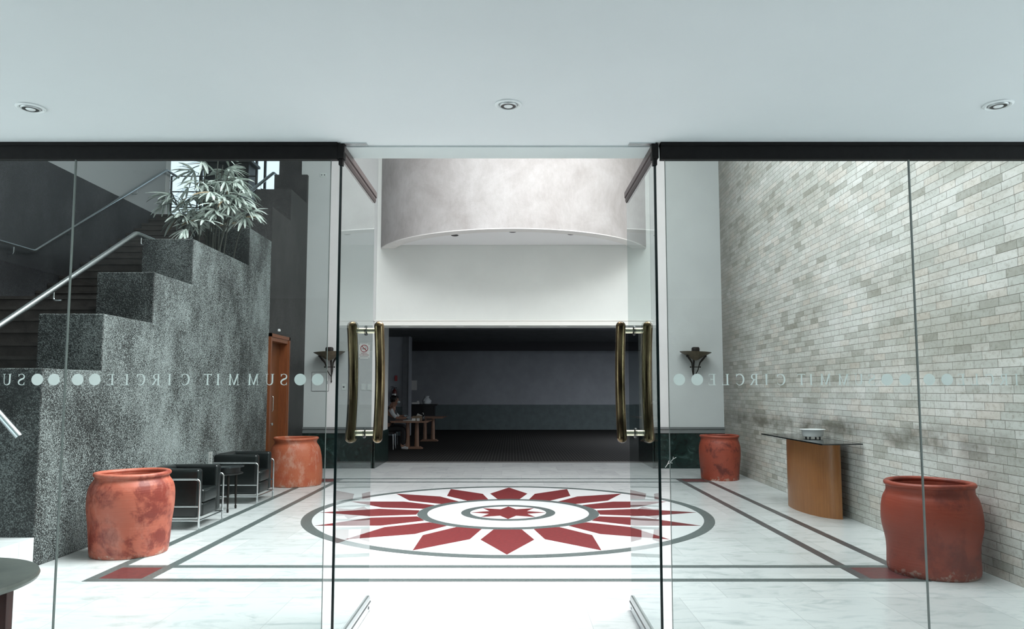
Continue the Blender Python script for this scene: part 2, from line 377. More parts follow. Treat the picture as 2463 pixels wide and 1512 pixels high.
def mat_terracotta(name, base, dark, pale, seed=0, paleamt=.5):
    m, nt, nd, L = newmat(name)
    out = N(nt,'ShaderNodeOutputMaterial'); b = N(nt,'ShaderNodeBsdfPrincipled'); L.new(b.outputs[0], out.inputs[0])
    b.inputs['Roughness'].default_value=.5
    tc = N(nt,'ShaderNodeTexCoord'); mp = N(nt,'ShaderNodeMapping'); mp.inputs['Location'].default_value=(seed,seed*.7,0); L.new(tc.outputs['Object'], mp.inputs[0])
    n = N(nt,'ShaderNodeTexNoise', inputs={'Scale':3.0,'Detail':8,'Roughness':.68,'Distortion':.25}); L.new(mp.outputs[0], n.inputs[0])
    r = N(nt,'ShaderNodeValToRGB'); L.new(n.outputs[0], r.inputs[0]); e=r.color_ramp.elements
    e[0].position=.40; e[0].color=(*dark,1); e[1].position=.50; e[1].color=(*base,1)
    mp2 = N(nt,'ShaderNodeMapping'); mp2.inputs['Location'].default_value=(seed+5,0,2); mp2.inputs['Scale'].default_value=(1,1,.55); L.new(tc.outputs['Object'], mp2.inputs[0])
    n2 = N(nt,'ShaderNodeTexNoise', inputs={'Scale':4,'Detail':9,'Roughness':.75}); L.new(mp2.outputs[0], n2.inputs[0])
    mr = N(nt,'ShaderNodeMapRange', inputs={1:.50,2:.66,3:0,4:paleamt}); L.new(n2.outputs[0], mr.inputs[0])
    mx = N(nt,'ShaderNodeMix', data_type='RGBA', inputs={7:(*pale,1)}); L.new(mr.outputs[0], mx.inputs[0]); L.new(r.outputs[0], mx.inputs[6])
    # salt crust round the foot
    sp = N(nt,'ShaderNodeSeparateXYZ'); L.new(tc.outputs['Object'], sp.inputs[0])
    n3 = N(nt,'ShaderNodeTexNoise', inputs={'Scale':16,'Detail':5,'Roughness':.7}); L.new(mp.outputs[0], n3.inputs[0])
    z2 = N(nt,'ShaderNodeMath', operation='MULTIPLY_ADD', inputs={1:-.5}); L.new(n3.outputs[0], z2.inputs[0]); L.new(sp.outputs['Z'], z2.inputs[2])
    mr3 = N(nt,'ShaderNodeMapRange', inputs={1:-.275,2:-.225,3:.55,4:0}); L.new(z2.outputs[0], mr3.inputs[0])
    mx3 = N(nt,'ShaderNodeMix', data_type='RGBA', inputs={7:(.50,.40,.33,1)}); L.new(mr3.outputs[0], mx3.inputs[0]); L.new(mx.outputs[2], mx3.inputs[6])
    L.new(mx3.outputs[2], b.inputs['Base Color'])
    w = N(nt,'ShaderNodeTexNoise', inputs={'Scale':1,'Detail':3}); mw = N(nt,'ShaderNodeMapping'); mw.inputs['Scale'].default_value=(3,3,55); L.new(tc.outputs['Object'], mw.inputs[0]); L.new(mw.outputs[0], w.inputs[0])
    bp = N(nt,'ShaderNodeBump', inputs={'Strength':.22,'Distance':.01}); L.new(w.outputs[0], bp.inputs['Height']); L.new(bp.outputs[0], b.inputs['Normal'])
    return m
M['terra_a'] = mat_terracotta('terracotta_blotched', (.44,.11,.066), (.21,.03,.018), (.52,.21,.155), 1.3, .6)
M['terra_b'] = mat_terracotta('terracotta_orange', (.50,.13,.06), (.46,.10,.045), (.62,.33,.25), 4.1, .9)
M['terra_c'] = mat_terracotta('terracotta_red', (.30,.055,.028), (.13,.022,.014), (.36,.09,.055), 7.7, .35)
M['terra_d'] = mat_terracotta('terracotta_red_near', (.30,.052,.027), (.18,.03,.018), (.36,.085,.055), 11.2, .35)
M['pot_inside'] = principled('pot_inside', (.10,.035,.025), .8)

def mat_glass(name, tint, ior=1.33):
    m, nt, nd, L = newmat(name)
    out = N(nt,'ShaderNodeOutputMaterial'); t = N(nt,'ShaderNodeBsdfTransparent'); t.inputs[0].default_value=(*tint,1)
    g = N(nt,'ShaderNodeBsdfGlossy'); g.inputs['Roughness'].default_value=0.0; g.inputs[0].default_value=(.95,1,1,1)
    f = N(nt,'ShaderNodeFresnel', inputs={'IOR':ior})
    geo = N(nt,'ShaderNodeNewGeometry')
    inv = N(nt,'ShaderNodeMath', operation='SUBTRACT', inputs={0:1.0}); L.new(geo.outputs['Backfacing'], inv.inputs[1])
    mu = N(nt,'ShaderNodeMath', operation='MULTIPLY'); L.new(f.outputs[0], mu.inputs[0]); L.new(inv.outputs[0], mu.inputs[1])
    x = N(nt,'ShaderNodeMixShader'); L.new(mu.outputs[0], x.inputs[0]); L.new(t.outputs[0], x.inputs[1]); L.new(g.outputs[0], x.inputs[2])
    L.new(x.outputs[0], out.inputs[0]); return m
M['glass'] = mat_glass('tinted_sheet_glass', (.805,.84,.835))
M['glass_clear'] = mat_glass('window_glass', (.9,.93,.94))

def mat_frost():
    m, nt, nd, L = newmat('frosted_vinyl')
    out = N(nt,'ShaderNodeOutputMaterial'); d = N(nt,'ShaderNodeBsdfDiffuse'); d.inputs[0].default_value=(.84,.91,.90,1)
    t = N(nt,'ShaderNodeBsdfTranslucent'); t.inputs[0].default_value=(.84,.91,.90,1)
    x = N(nt,'ShaderNodeMixShader'); x.inputs[0].default_value=.5; L.new(d.outputs[0],x.inputs[1]); L.new(t.outputs[0],x.inputs[2])
    tr = N(nt,'ShaderNodeBsdfTransparent'); y = N(nt,'ShaderNodeMixShader'); y.inputs[0].default_value=.06
    L.new(x.outputs[0],y.inputs[1]); L.new(tr.outputs[0],y.inputs[2]); L.new(y.outputs[0], out.inputs[0]); return m
M['frost'] = mat_frost()

# ------------------------------------------------------------------ geometry constants (x right, y away from camera, z up)
ZG = 4.40          # plane of the glass front
ZB = 15.25         # back wall
XS = -4.35         # lobby side of the stepped stair wall
XI = -5.05         # stair side of it
XF = -7.45         # far wall of the stair hall
HC = 3.127         # vestibule ceiling
ZE = 4.657         # edge of the vestibule ceiling
ROOF = 8.6
def bx(y): return 4.42 - .0263*(15.25-y)      # face of the brick wall

# ------------------------------------------------------------------ floors
struct(MB().box(-9, 6, -3.2, 16.45, -.2, 0).build('floor', M['floor']), 'white marble tiled floor of the lobby')
struct(MB().box(-9, 9, 16.75, 30.6, -.2, -.004).build('floor_carpet', M['carpet']), 'dark ribbed carpet of the room behind the lobby')
struct(MB().box(-2.87, 2.94, 16.45, 16.75, -.2, .002).build('trim_1', M['carpet_edge']), 'taupe threshold strip where the carpet starts')

# inlaid border (two concentric rectangles of strips)
W = .045
def strip(mb, x0, x1, y0, y1): mb.box(x0, x1, y0, y1, -.01, .0025)
XL0, XL1, XR1, XR0 = -3.58, -3.12, 3.02, 3.49
YN0, YN1, YF1, YF0 = 6.32, 6.80, 12.97, 13.45
mb = MB()
for (yc) in (YN0, YN1): strip(mb, XL0-W, XR0+W, yc-W, yc+W)
for (yc) in (YF0, YF1): strip(mb, XL0-W, XR0+W, yc-W, yc+W)
struct(mb.build('trim_2', M['terr_gray']), 'grey inlaid floor strips running across the lobby')
mb = MB()
for xc in (XL0, XL1):
    strip(mb, xc-W, xc+W, YN0+W, YN1-W); strip(mb, xc-W, xc+W, YN1+W, YF1-W); strip(mb, xc-W, xc+W, YF1+W, YF0-W)
struct(mb.build('trim_3', M['terr_gray']), 'grey inlaid floor strips along the stair wall')
mb = MB()
for xc in (XR0, XR1):
    strip(mb, xc-W, xc+W, YN0+W, YN1-W); strip(mb, xc-W, xc+W, YN1+W, YF1-W); strip(mb, xc-W, xc+W, YF1+W, YF0-W)
struct(mb.build('trim_4', M['line_brown']), 'charcoal inlaid floor strips along the brick wall')
mb = MB()
for (xa, xb) in ((XL0, XL1), (XR1, XR0)):
    for (ya, yb) in ((YN0, YN1), (YF1, YF0)):
        mb.box(xa+W, xb-W, ya+W, yb-W, -.01, .002)
struct(mb.build('trim_5', M['red_dark']), 'red squares in the corners of the inlaid border')

# medallion
MC = (-.05, 9.76)
med = thing('floor_medallion', 'round inlaid floor medallion with sixteen red petals and a central star', 'floor medallion', (MC[0], MC[1], 0))
def ring(r0, r1, z, n=128):
    m = MB(); b = m.bm; rows = []
    for (r, zz) in ((r0,z),(r1,z),(r1,-.01),(r0,-.01)):
        rows.append([b.verts.new((r*math.cos(2*PI*k/n), r*math.sin(2*PI*k/n), zz)) for k in range(n)])
    for i in range(4):
        a, c = rows[i], rows[(i+1)%4]
        for k in range(n): b.faces.new((a[k],a[(k+1)%n],c[(k+1)%n],c[k]))
    return m
MB().lathe([(2.53,-.01),(2.53,.0015)], n=128).build('white_field', M['med_white'], med)
for r0, r1 in ((2.50,2.63),(1.06,1.19),(.50,.62)): ring(r0, r1, .0035).build('grey_ring', M['terr_gray'], med)
def petal_shape():
    return [(-.165,1.19),(.165,1.19),(.29,1.76),(0,2.48),(-.29,1.76)]
for k in range(16):
    a = -k*PI/8; m = MB()
    pts = [(x*math.cos(a)-y*math.sin(a), x*math.sin(a)+y*math.cos(a)) for x, y in petal_shape()]
    m.prism(pts, -.01, .003).build('petal', M['terr_red'], med)
pts = []
for k in range(16):
    a = k*PI/8; r = .49 if k%2==0 else .27
    pts.append((r*math.sin(a), r*math.cos(a)))
MB().prism(pts, -.01, .003).build('star', M['terr_red'], med)

# ------------------------------------------------------------------ vestibule shell
DL = ((-2.60,3.82),(-.02,3.78),(2.60,3.78))
struct(MB().box(-9, 9, -3.2, ZE, HC, HC+.25).build('ceiling', M['ceiling_paint']), 'white ceiling of the entrance vestibule')
struct(MB().box(-9, 6.0, ZE-.25, ZE, HC+.25, ROOF).build('wall_front', M['plaster']))
for sd, xa_, xb_ in (('left',-6.2,-6.0),('right',5.6,5.8)):
    mb = MB(); mb.box(xa_,xb_,-3.2,.9,0,HC); mb.box(xa_,xb_,.9,3.9,2.75,HC); mb.box(xa_,xb_,3.9,ZG-.1,0,HC)  # unseen side openings added for the vestibule fill lights
    struct(mb.build('wall_vestibule_'+sd, M['vestibule_paint']))
struct(MB().box(-6.2,5.8,-3.4,-3.2,0,HC).build('wall_vestibule_back', M['vestibule_paint']))

struct(MB().box(-6.0, 5.6, ZG+.04, ZE+.003, HC-.010, HC+.02).build('trim_18', M['edge_paint']), 'pale strip along the edge of the vestibule ceiling')
for i, (x, y) in enumerate(DL):
    lb = ('left end of the ceiling', 'middle of the ceiling above the open doors', 'right end of the ceiling')[i]
    t = thing('ceiling_downlight', 'small round recessed ceiling light at the ' + lb, 'ceiling light', (x,y,HC), 0, 'downlights in the vestibule ceiling')
    MB().lathe([(.072,0.004),(.072,-.006),(.062,-.011),(.052,-.006),(.050,.006)], n=40).build('trim_ring', M['white_enamel'], t, True)
    MB().lathe([(.049,-.006),(.046,-.013),(.041,-.014),(.036,-.002),(.040,.004)], n=40).build('inner_ring', M['satin'], t, True)
    ring(.024, .041, -.0125).build('reflector', M['black_metal'], t)
    MB().lathe([(.024,-.0125),(.020,-.016),(.006,-.018)], n=32).build('lamp_lens', M['light_glass'], t, True)

# ------------------------------------------------------------------ glass front
LETTERS = {
 'S': (.62, [([(.55,.80),(.50,.93),(.30,.985),(.12,.90),(.07,.74),(.14,.60),(.32,.52),(.47,.43),(.56,.28),(.50,.10),(.30,.02),(.12,.07),(.06,.22)],
       [.04,.05,.05,.08,.11,.13,.15,.15,.12,.09,.05,.05,.04]), ([(.565,1.0),(.565,.74)],[.04,.02]), ([(.05,.0),(.05,.27)],[.04,.02])]),
 'U': (.80, [([(.16,1),(.16,.32),(.22,.12),(.38,.03),(.54,.06),(.64,.20),(.66,.36),(.66,1)],[.14,.14,.12,.07,.05,.05,.05,.05]),
       ([(.02,.98),(.30,.98)],[.04,.04]),([(.54,.98),(.80,.98)],[.04,.04])]),
 'M': (1.0, [([(.14,0),(.17,1)],[.05,.05]),([(.17,1),(.50,.03)],[.15,.13]),([(.50,.03),(.84,1)],[.05,.05]),([(.84,1),(.87,0)],[.14,.14]),
       ([(.02,.02),(.27,.02)],[.04,.04]),([(.72,.02),(1.0,.02)],[.04,.04]),([(.04,.98),(.2,.98)],[.04,.04]),([(.8,.98),(.97,.98)],[.04,.04])]),
 'I': (.30, [([(.15,0),(.15,1)],[.14,.14]),([(.01,.02),(.29,.02)],[.04,.04]),([(.01,.98),(.29,.98)],[.04,.04])]),
 'T': (.74, [([(.37,0),(.37,1)],[.14,.14]),([(.22,.02),(.52,.02)],[.04,.04]),([(.02,.965),(.72,.965)],[.06,.06]),([(.035,.98),(.035,.78)],[.05,.02]),([(.705,.98),(.705,.78)],[.05,.02])]),
 'C': (.76, [([(.70,.76),(.62,.92),(.42,.985),(.20,.88),(.09,.66),(.08,.42),(.17,.16),(.38,.02),(.58,.05),(.72,.20)],
       [.04,.06,.06,.11,.15,.15,.12,.06,.05,.04]),([(.71,1.0),(.71,.70)],[.05,.02])]),
 'R': (.76, [([(.17,0),(.17,1)],[.14,.14]),([(.17,.97),(.42,.97),(.56,.87),(.58,.74),(.53,.60),(.40,.52),(.17,.51)],[.05,.06,.10,.14,.11,.06,.05]),
       ([(.36,.52),(.62,.06),(.76,.02)],[.12,.13,.04]),([(.02,.02),(.32,.02)],[.04,.04]),([(.02,.98),(.2,.98)],[.04,.04])]),
 'L': (.66, [([(.17,0),(.17,1)],[.14,.14]),([(.02,.03),(.62,.03)],[.055,.055]),([(.62,.0),(.62,.24)],[.05,.02]),([(.02,.98),(.32,.98)],[.04,.04])]),
 'E': (.66, [([(.17,0),(.17,1)],[.14,.14]),([(.02,.03),(.62,.03)],[.055,.055]),([(.62,.0),(.62,.24)],[.05,.02]),([(.02,.97),(.60,.97)],[.055,.055]),
       ([(.60,1.0),(.60,.78)],[.05,.02]),([(.17,.52),(.44,.52)],[.05,.05]),([(.45,.62),(.45,.42)],[.03,.03])]),
}
def ribbon(m, pts, wid, f, y):
    b = m.bm; n = len(pts)
    if n > 3:   # smooth
        P = []; Wd = []
        for i in range(n-1):
            p0 = pts[max(i-1,0)]; p1 = pts[i]; p2 = pts[i+1]; p3 = pts[min(i+2,n-1)]
            for k in range(4):
                t = k/4
                P.append(tuple(.5*((2*p1[j])+(-p0[j]+p2[j])*t+(2*p0[j]-5*p1[j]+4*p2[j]-p3[j])*t*t+(-p0[j]+3*p1[j]-3*p2[j]+p3[j])*t**3) for j in (0,1)))
                Wd.append(wid[i]*(1-t)+wid[i+1]*t)
        P.append(pts[-1]); Wd.append(wid[-1]); pts, wid, n = P, Wd, len(P)
    rows = []
    for i in range(n):
        a = pts[max(i-1,0)]; c = pts[min(i+1,n-1)]; dx, dy = c[0]-a[0], c[1]-a[1]; l = math.hypot(dx,dy) or 1
        nx, ny = -dy/l*wid[i]/2, dx/l*wid[i]/2
        rows.append([b.verts.new((*[f(pts[i][0]+s*nx, pts[i][1]+s*ny)[0]], y, f(pts[i][0]+s*nx, pts[i][1]+s*ny)[1])) for s in (1,-1)])
    for i in range(n-1): b.faces.new((rows[i][0],rows[i][1],rows[i+1][1],rows[i+1][0]))
PXM = ZG/1750*1.002
def lettering(xe, xs, dots, lo, hi, parent):
    """xe: x of the E centre, xs: x of the S centre; mirrored for the viewer inside"""
    m = MB(); hh = .0675; zc = 1.668; y = ZG+.0085
    word = [('E',0),('L',.084),('C',.175),('R',.262),('I',.34),('C',.432),('T',.56),('I',.62),('M',.712),('M',.825),('U',.918),('S',1)]
    for ch, t in word:
        xc = xe + (xs-xe)*t
        if xc < lo or xc > hi: continue
        w, strokes = LETTERS[ch]
        for i, (pts, wid) in enumerate(strokes):
            ribbon(m, pts, wid, lambda u, v: (xc - (u-w/2)*hh*1.0, zc-hh/2+v*hh), y + i*.0001)
    for xc in dots:
        if lo < xc < hi:
            n = 40; m.bm.faces.new([m.bm.verts.new((xc+.0355*math.cos(2*PI*k/n), y, zc+.0355*math.sin(2*PI*k/n))) for k in range(n)])
    m.build('lettering', M['frost'], parent)['label'] = 'frosted white letters and dots'
def gx(px): return (px-1231.5)*PXM
panes = ((-5.35, gx(159.0), 'window_1', 'left outer fixed glass panel with mirrored lettering'),
         (gx(163.5), gx(787.5), 'window_2', 'fixed glass panel between the left seam and the left open door'),
         (gx(1606.5), gx(2202), 'window_3', 'fixed glass panel between the right open door and the right seam'),
         (gx(2207), 5.2, 'window_4', 'right outer fixed glass panel with mirrored lettering'))
for i, (x0, x1, nm, lb) in enumerate(panes):
    w = sempty(nm, lb)
    MB().box(x0, x1, ZG-.006, ZG+.006, .005, 3.04).build('glass_pane', M['glass'], w)
    if i == 0: lettering(gx(-366), gx(54), [gx(132),gx(92)], x0, x1, w)
    if i == 1: lettering(gx(268), gx(684), [gx(p) for p in (765,723,230,189)], x0, x1, w)
    if i == 2: lettering(gx(1712), gx(2095), [gx(p) for p in (1633,1676,2132,2175)], x0, x1, w)
    if i == 3: lettering(gx(2310), gx(2700), [gx(p) for p in (2233,2276)], x0, x1, w)
    if i in (1,2):
        xe = x1 if i == 1 else x0
        MB().box(xe-.0015, xe+.0015, ZG-.0065, ZG+.0065, .005, 3.02).build('glass_edge', M['silicone'], w)
for i, px in enumerate((161.3, 2204.5)):
    struct(MB().box(gx(px)-.0035, gx(px)+.0035, ZG-.007, ZG+.007, .005, 3.03).build('trim_%d'%(6+i), M['silicone']), 'thin vertical joint between two fixed glass panels')
for i, (x0, x1) in enumerate(((-5.35, gx(804)), (gx(1595.5), 5.2))):
    m = MB().box(x0, x1, ZG-.022, ZG+.022, 3.022, HC)
    m.box(x0, x1, ZG-.030, ZG+.030, 3.105, HC)
    struct(m.build('trim_%d'%(8+i), M['dark_frame']), 'dark metal header above the %s fixed glass' % ('left','right')[i])

def glass_door(name, label, sx, xd):
    """sx=+1: lobby opening lies towards +x of the leaf"""
    d = sempty(name, label)
    y0, y1 = ZG+.01, 5.48
    MB().box(xd-.006, xd+.006, y0+.004, y1, .06, 3.09).build('glass_pane', M['glass'], d)
    MB().box(xd-.0075, xd+.0075, y0-.006, y0+.004, .0, 3.05).build('glass_edge', M['glass_edge'], d)
    t = MB()
    prof = [(-.022,3.114),(.022,3.114),(.022,3.075),(.016,3.068),(.016,3.052),(.010,3.034),(-.010,3.034),(-.016,3.052),(-.016,3.068),(-.022,3.075)]
    t.prism_y([(xd+a, b) for a, b in prof], y0-.015, y1); t.build('top_rail', M['door_rail'], d)
    bprof = [(-.022,.012),(.022,.012),(.024,.062),(.018,.070),(.018,.082),(.012,.104),(-.012,.104),(-.018,.082),(-.018,.070),(-.024,.062)]
    r = MB().prism_y([(xd+a, b) for a, b in bprof], y0-.015, y1).build('bottom_rail', M['steel'], d)
    MB().lathe([(.011,0),(.011,.002)], cx=xd+sx*.0235, cy=y1-.09, cz=.040, axis='x', n=16).build('lock_hole', M['darkgap'], r)
    p = MB().box(xd-.02, xd+.02, y0-.03, y0+.03, 3.03, HC-.009)
    p.box(xd-.012, xd+.012, y0-.02, y0+.02, 2.99, 3.04)
    p.build('pivot_block', M['dark_frame'], d)
    MB().box(min(xd, xd+sx*.16), max(xd, xd+sx*.16), y0-.03, y0+.03, HC-.006, HC+.002).build('pivot_plate', M['steel'], d)
    # pull handles: a pair of bowed bars joined through the glass
    hy = 5.25; zt, zb = 2.115, 1.215
    for s in (1,-1):
        xo = xd + s*.098; bar = []; rad = []
        n = 18
        for k in range(n+1):
            t_ = k/n; z = zb + (zt-zb)*t_
            bow = .085*(1-(2*t_-1)**2)
            e = min(t_, 1-t_)*(zt-zb); rr = .033
            rr *= math.sqrt(max(0.0, 1-(1-min(e/.033,1))**2)) if e < .033 else 1
            bar.append((xo + s*0, hy+bow-.03, z)); rad.append(max(rr,.004))
        # finer caps
        caps = []
        for k in range(1,7):
            a = PI/2*k/6
            caps.append((.036*math.cos(a), .036*math.sin(a)))
        core = [(p_, .036) for p_ in bar if zb+.03 < p_[2] < zt-.03]
        top = core[-1][0]; bot = core[0][0]
        pts = [( (bot[0],bot[1],bot[2]-c[1]), max(c[0],.002)) for c in caps[::-1]] + core + [((top[0],top[1],top[2]+c[1]), max(c[0],.002)) for c in caps]
        hd = MB().tube([p_ for p_,_ in pts], [r_ for _,r_ in pts], 20).build('door_handle', M['brass'], d, True)
        for z in (2.035, 1.30):
            MB().lathe([(.021,0),(.021,.072)] if s>0 else [(.021,-.072),(.021,0)], cx=xd, cy=hy+.005, cz=z, axis='x', n=20).build('spacer', M['brass_bright'], hd, True)
    for z in (2.035, 1.30):
        MB().lathe([(.028,-.011),(.037,-.006),(.037,.006),(.028,.011)], cx=xd, cy=hy+.005, cz=z, axis='x', n=24).build('handle_rosette', M['glass_edge'], d, True)
    return d
glass_door('door_1', 'left frameless glass door swung open with brass pull handles', 1, -1.058)
glass_door('door_2', 'right frameless glass door swung open with brass pull handles', -1, .884)

# ------------------------------------------------------------------ back wall with the wide opening
struct(MB().box(XF, -2.87, ZB, 16.9, 0, 5.2).build('wall_back_left', M['plaster']))
struct(MB().box(-4.5, -2.87, ZB, 15.6, 5.2, ROOF).build('wall_back_upper_left', M['plaster']))
struct(MB().box(2.94, 4.9, ZB, 16.9, 0, ROOF).build('wall_back_right', M['plaster']))
struct(MB().box(-2.87, 2.94, ZB+.03, 16.07, 2.99, ROOF).build('wall_lintel', M['lintel_paint']), 'pale wall above the wide opening, under the curved balcony')
m = MB().box(-2.89, 2.96, ZB-.015, ZB+.05, 2.97, 3.065); m.box(-2.90,2.97,ZB-.03,ZB+.04,3.065,3.085)
struct(m.build('trim_10', M['warm_trim']), 'white moulding along the top of the wide opening')
for nm, x0, x1, jx in (('left', XS, -2.87, -2.87), ('right', 2.94, bx(ZB), 2.94)):
    m = MB().box(x0, x1, ZB-.025, ZB, 0, .725)
    m.box(jx-.02 if nm=='left' else jx-.025, jx+.025 if nm=='left' else jx+.02, ZB-.025, 16.9, 0, .725)
    struct(m.build('baseboard_'+nm, M['green_marble']), 'dark green marble wainscot on the %s of the opening' % nm)
    m = MB().box(x0, x1, ZB-.04, ZB, .725, .765); m.box(x0, x1, ZB-.025, ZB, .765, .81); m.box(x0, x1, ZB-.045, ZB, .81, .85)
    struct(m.build('trim_'+('11' if nm=='left' else '12'), M['dado_rail']), 'grey dado rail above the marble on the %s' % nm)
# painted white twig mark on the marble, lower right
m = MB()
for pts in ([(3.17,.02),(3.22,.09),(3.27,.12),(3.33,.19),(3.40,.23)],[(3.22,.09),(3.25,.16)],[(3.27,.12),(3.32,.11)],[(3.33,.19),(3.34,.24)]):
    m.tube([(x, ZB-.027, z) for x, z in pts], .006, 6)
tag(m.build('wall_mark', M['paper']), 'thin white twig shaped mark on the dark marble behind the small red pot', 'mark')

# curved balcony front (drum)
def arc_pts(R, a0, a1, n=64): return [(.03+R*math.sin(a0+(a1-a0)*k/n), 16.44-R*math.cos(a0+(a1-a0)*k/n)) for k in range(n+1)]
R0, R1 = 3.05, 2.78
A = math.acos((16.44-15.28)/R0)
out_ = arc_pts(R0, -A, A); A1 = math.acos((16.44-15.28)/R1); in_ = arc_pts(R1, -A1, A1)
m = MB().prism(out_ + in_[::-1], 4.632, ROOF)
struct(m.build('wall_drum', M['drum'], smooth=True), 'curved trowelled plaster balcony front bulging over the opening')
m = MB().prism(out_ + in_[::-1], 4.615, 4.6325)
struct(m.build('trim_13', M['fascia'], smooth=True), 'pale underside rim of the curved balcony')
inx = arc_pts(R1+.02, -A1, A1)
struct(MB().prism(inx, 4.69, 4.9).build('ceiling_recess', M['recess_paint']), 'white recessed ceiling inside the curved balcony')
for i, (x, y) in enumerate(((-1.14,14.3),(.01,13.96),(1.17,14.18))):
    t = thing('recess_downlight', ('dark round downlight left of centre under the curved balcony','dark round downlight at the middle of the curved balcony','dark round downlight right of centre under the curved balcony')[i], 'ceiling light', (x,y,4.69), 0, 'downlights under the curved balcony')
    MB().lathe([(.075,0),(.075,-.006),(.062,-.010),(.060,0)], n=32).build('trim_ring', M['black_metal'], t, True)
    MB().lathe([(.06,-.001),(.06,-.004)], n=32).build('lamp_opening', M['darkgap'], t)
for i, x in enumerate((-2.32,-1.13,.01,1.10,2.22)):
    t = thing('soffit_downlight', ('pale downlight at the left end of the soffit over the opening','second pale downlight from the left in the soffit over the opening','pale downlight at the middle of the soffit over the opening','second pale downlight from the right in the soffit over the opening','pale downlight at the right end of the soffit over the opening')[i], 'ceiling light', (x,15.62,2.99), 0, 'downlights in the soffit of the wide opening')
    MB().lathe([(.09,0),(.09,-.006),(.07,-.012),(.066,0)], n=32).build('trim_ring', M['white_enamel'], t, True)
    MB().lathe([(.064,-.001),(.05,-.008),(.01,-.012)], n=32).build('lamp_lens', M['light_glass'], t, True)

# ------------------------------------------------------------------ brick wall (right)
struct(MB().prism([(bx(4.3),4.3),(bx(15.25),15.25),(4.9,15.25),(4.9,4.3)], 0, ROOF).build('wall_right', M['brick']), 'long pale stone brick wall on the right side of the lobby')

# ------------------------------------------------------------------ stepped stair wall (left)
ZA = [6.75, 7.72, 8.77, 9.81, 11.90, 13.0, 14.07, 15.15]
HA = [1.81, 2.42, 3.04, 3.67, 4.295, 4.93, 5.56, 6.18]
def profile(k0, k1, yend):
    pts = [(ZA[k0], 0)]
    for k in range(k0, k1):
        h = HA[k] if k != 3 else 3.30
        pts += [(ZA[k], h), (ZA[k+1], h)]
    pts += [(yend, 0)]
    return pts
m = MB().prism_x([(ZA[0],0)] + [q for k in range(5) for q in ((ZA[k],HA[k]),(ZA[k+1],HA[k]))] + [(ZA[5],0)], XI, XS)
wl_ = struct(m.build('wall_left', M['pebble']), 'stepped grey pebble-washed wall rising beside the stairs')
bv = wl_.modifiers.new('edge','BEVEL'); bv.width = .012; bv.segments = 2; bv.limit_method = 'ANGLE'
m = MB()
# wall beyond the fifth block, with the opening for the wooden door
D0, D1, DH = 12.98, 14.06, 2.60
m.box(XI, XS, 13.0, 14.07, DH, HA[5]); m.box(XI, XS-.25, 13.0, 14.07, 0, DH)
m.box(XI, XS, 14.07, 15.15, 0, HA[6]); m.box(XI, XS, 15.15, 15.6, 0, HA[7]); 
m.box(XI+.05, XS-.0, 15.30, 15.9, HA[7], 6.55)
struct(m.build('wall_left_rear', M['pebble_brown_shade']), 'brown pebble-washed end of the stepped stair wall, darkened with painted shade')
tag(MB().rbox(XI+.11, XS-.11, 9.93, 11.85, 3.665, 3.70, .012, 2).build('planter_soil', M['soil']), 'dark soil in the stepped wall planter under the palm', 'soil', kind='stuff')

# wooden double door in the stepped wall
d3 = sempty('door_3', 'narrow brown wooden double door in the stepped wall')
x = XS
m = MB().box(x-.25, x+.03, 13.0, 13.085, 0, DH); m.box(x-.25, x+.03, 13.985, 14.07, 0, DH); m.box(x-.25, x+.03, 13.085, 13.985, DH-.10, DH)
m.box(x-.02, x+.045, 12.97, 13.03, 0, DH+.03); m.box(x-.02, x+.045, 14.04, 14.10, 0, DH+.03); m.box(x-.02, x+.045, 12.97, 14.10, DH-.03, DH+.03)
m.build('door_frame', M['door_frame_wood'], d3)
for (ya, yb) in ((13.085, 13.525), (13.545, 13.985)):
    lf = MB().box(x-.17, x-.125, ya, yb, .01, DH-.10)
    lf.build('door_leaf', M['door_wood'], d3)
MB().box(x-.165, x-.14, 13.52, 13.55, .01, DH-.1).build('meeting_gap', M['darkgap'], d3)
MB().tube(arc([(x-.125,13.49,1.23),(x-.06,13.49,1.23),(x-.06,13.49,1.50),(x-.125,13.49,1.50)], .03), .010, 10).build('door_handle', M['chrome'], d3, True)
MB().lathe([(.03,0),(.03,.01),(.012,.02),(.012,.04),(.028,.05),(.03,.065),(.02,.075)], cx=x-.125, cy=13.47, cz=.99, axis='x', n=20).build('door_knob', M['steel'], d3, True)
tag(MB().lathe([(.03,0),(.028,.03),(.01,.04)], cx=x, cy=13.5, cz=2.72, axis='x', n=20).build('wall_sensor', M['white_enamel'], smooth=True), 'tiny white round sensor on the wall above the wooden door', 'sensor')

# marble landing in front of the stepped wall
struct(MB().box(-8.0, XS, 5.0, ZA[0], 0, .27).build('floor_landing', M['floor']), 'raised white marble landing at the foot of the stairs')

# stairs
stairs = thing('staircase', 'concrete staircase climbing behind the stepped pebble wall', 'staircase', (0,0,0))
n1 = 9; y = 7.1; z = 1.30
MB().box(XF+.01, XI-.01, ZA[0]-.05, y, .27, z).build('landing', M['tread'], stairs)
for k in range(n1):
    ya = y + k*.29; zb_ = z + (k+1)*.17
    MB().box(XF+.01, XI-.01, ya, 9.75, zb_-.17, zb_-.04).box(XF+.01, XI-.01, ya-.015, 9.75, zb_-.04, zb_).build('step', M['tread'], stairs)
ztop = z + n1*.17
MB().box(XF+.01, XI-.01, 9.70, 11.0, ztop-.25, ztop-.001).build('landing', M['tread'], stairs)
n2 = 15; 
for k in range(n2):
    ya = 11.0 + k*.283; zb_ = ztop + (k+1)*.163
    MB().box(XF+.01, XI-.01, ya, 15.25, zb_-.163, zb_-.04).box(XF+.01, XI-.01, ya-.015, 15.25, zb_-.04, zb_).build('step', M['tread'], stairs)
HT = ztop + n2*.163
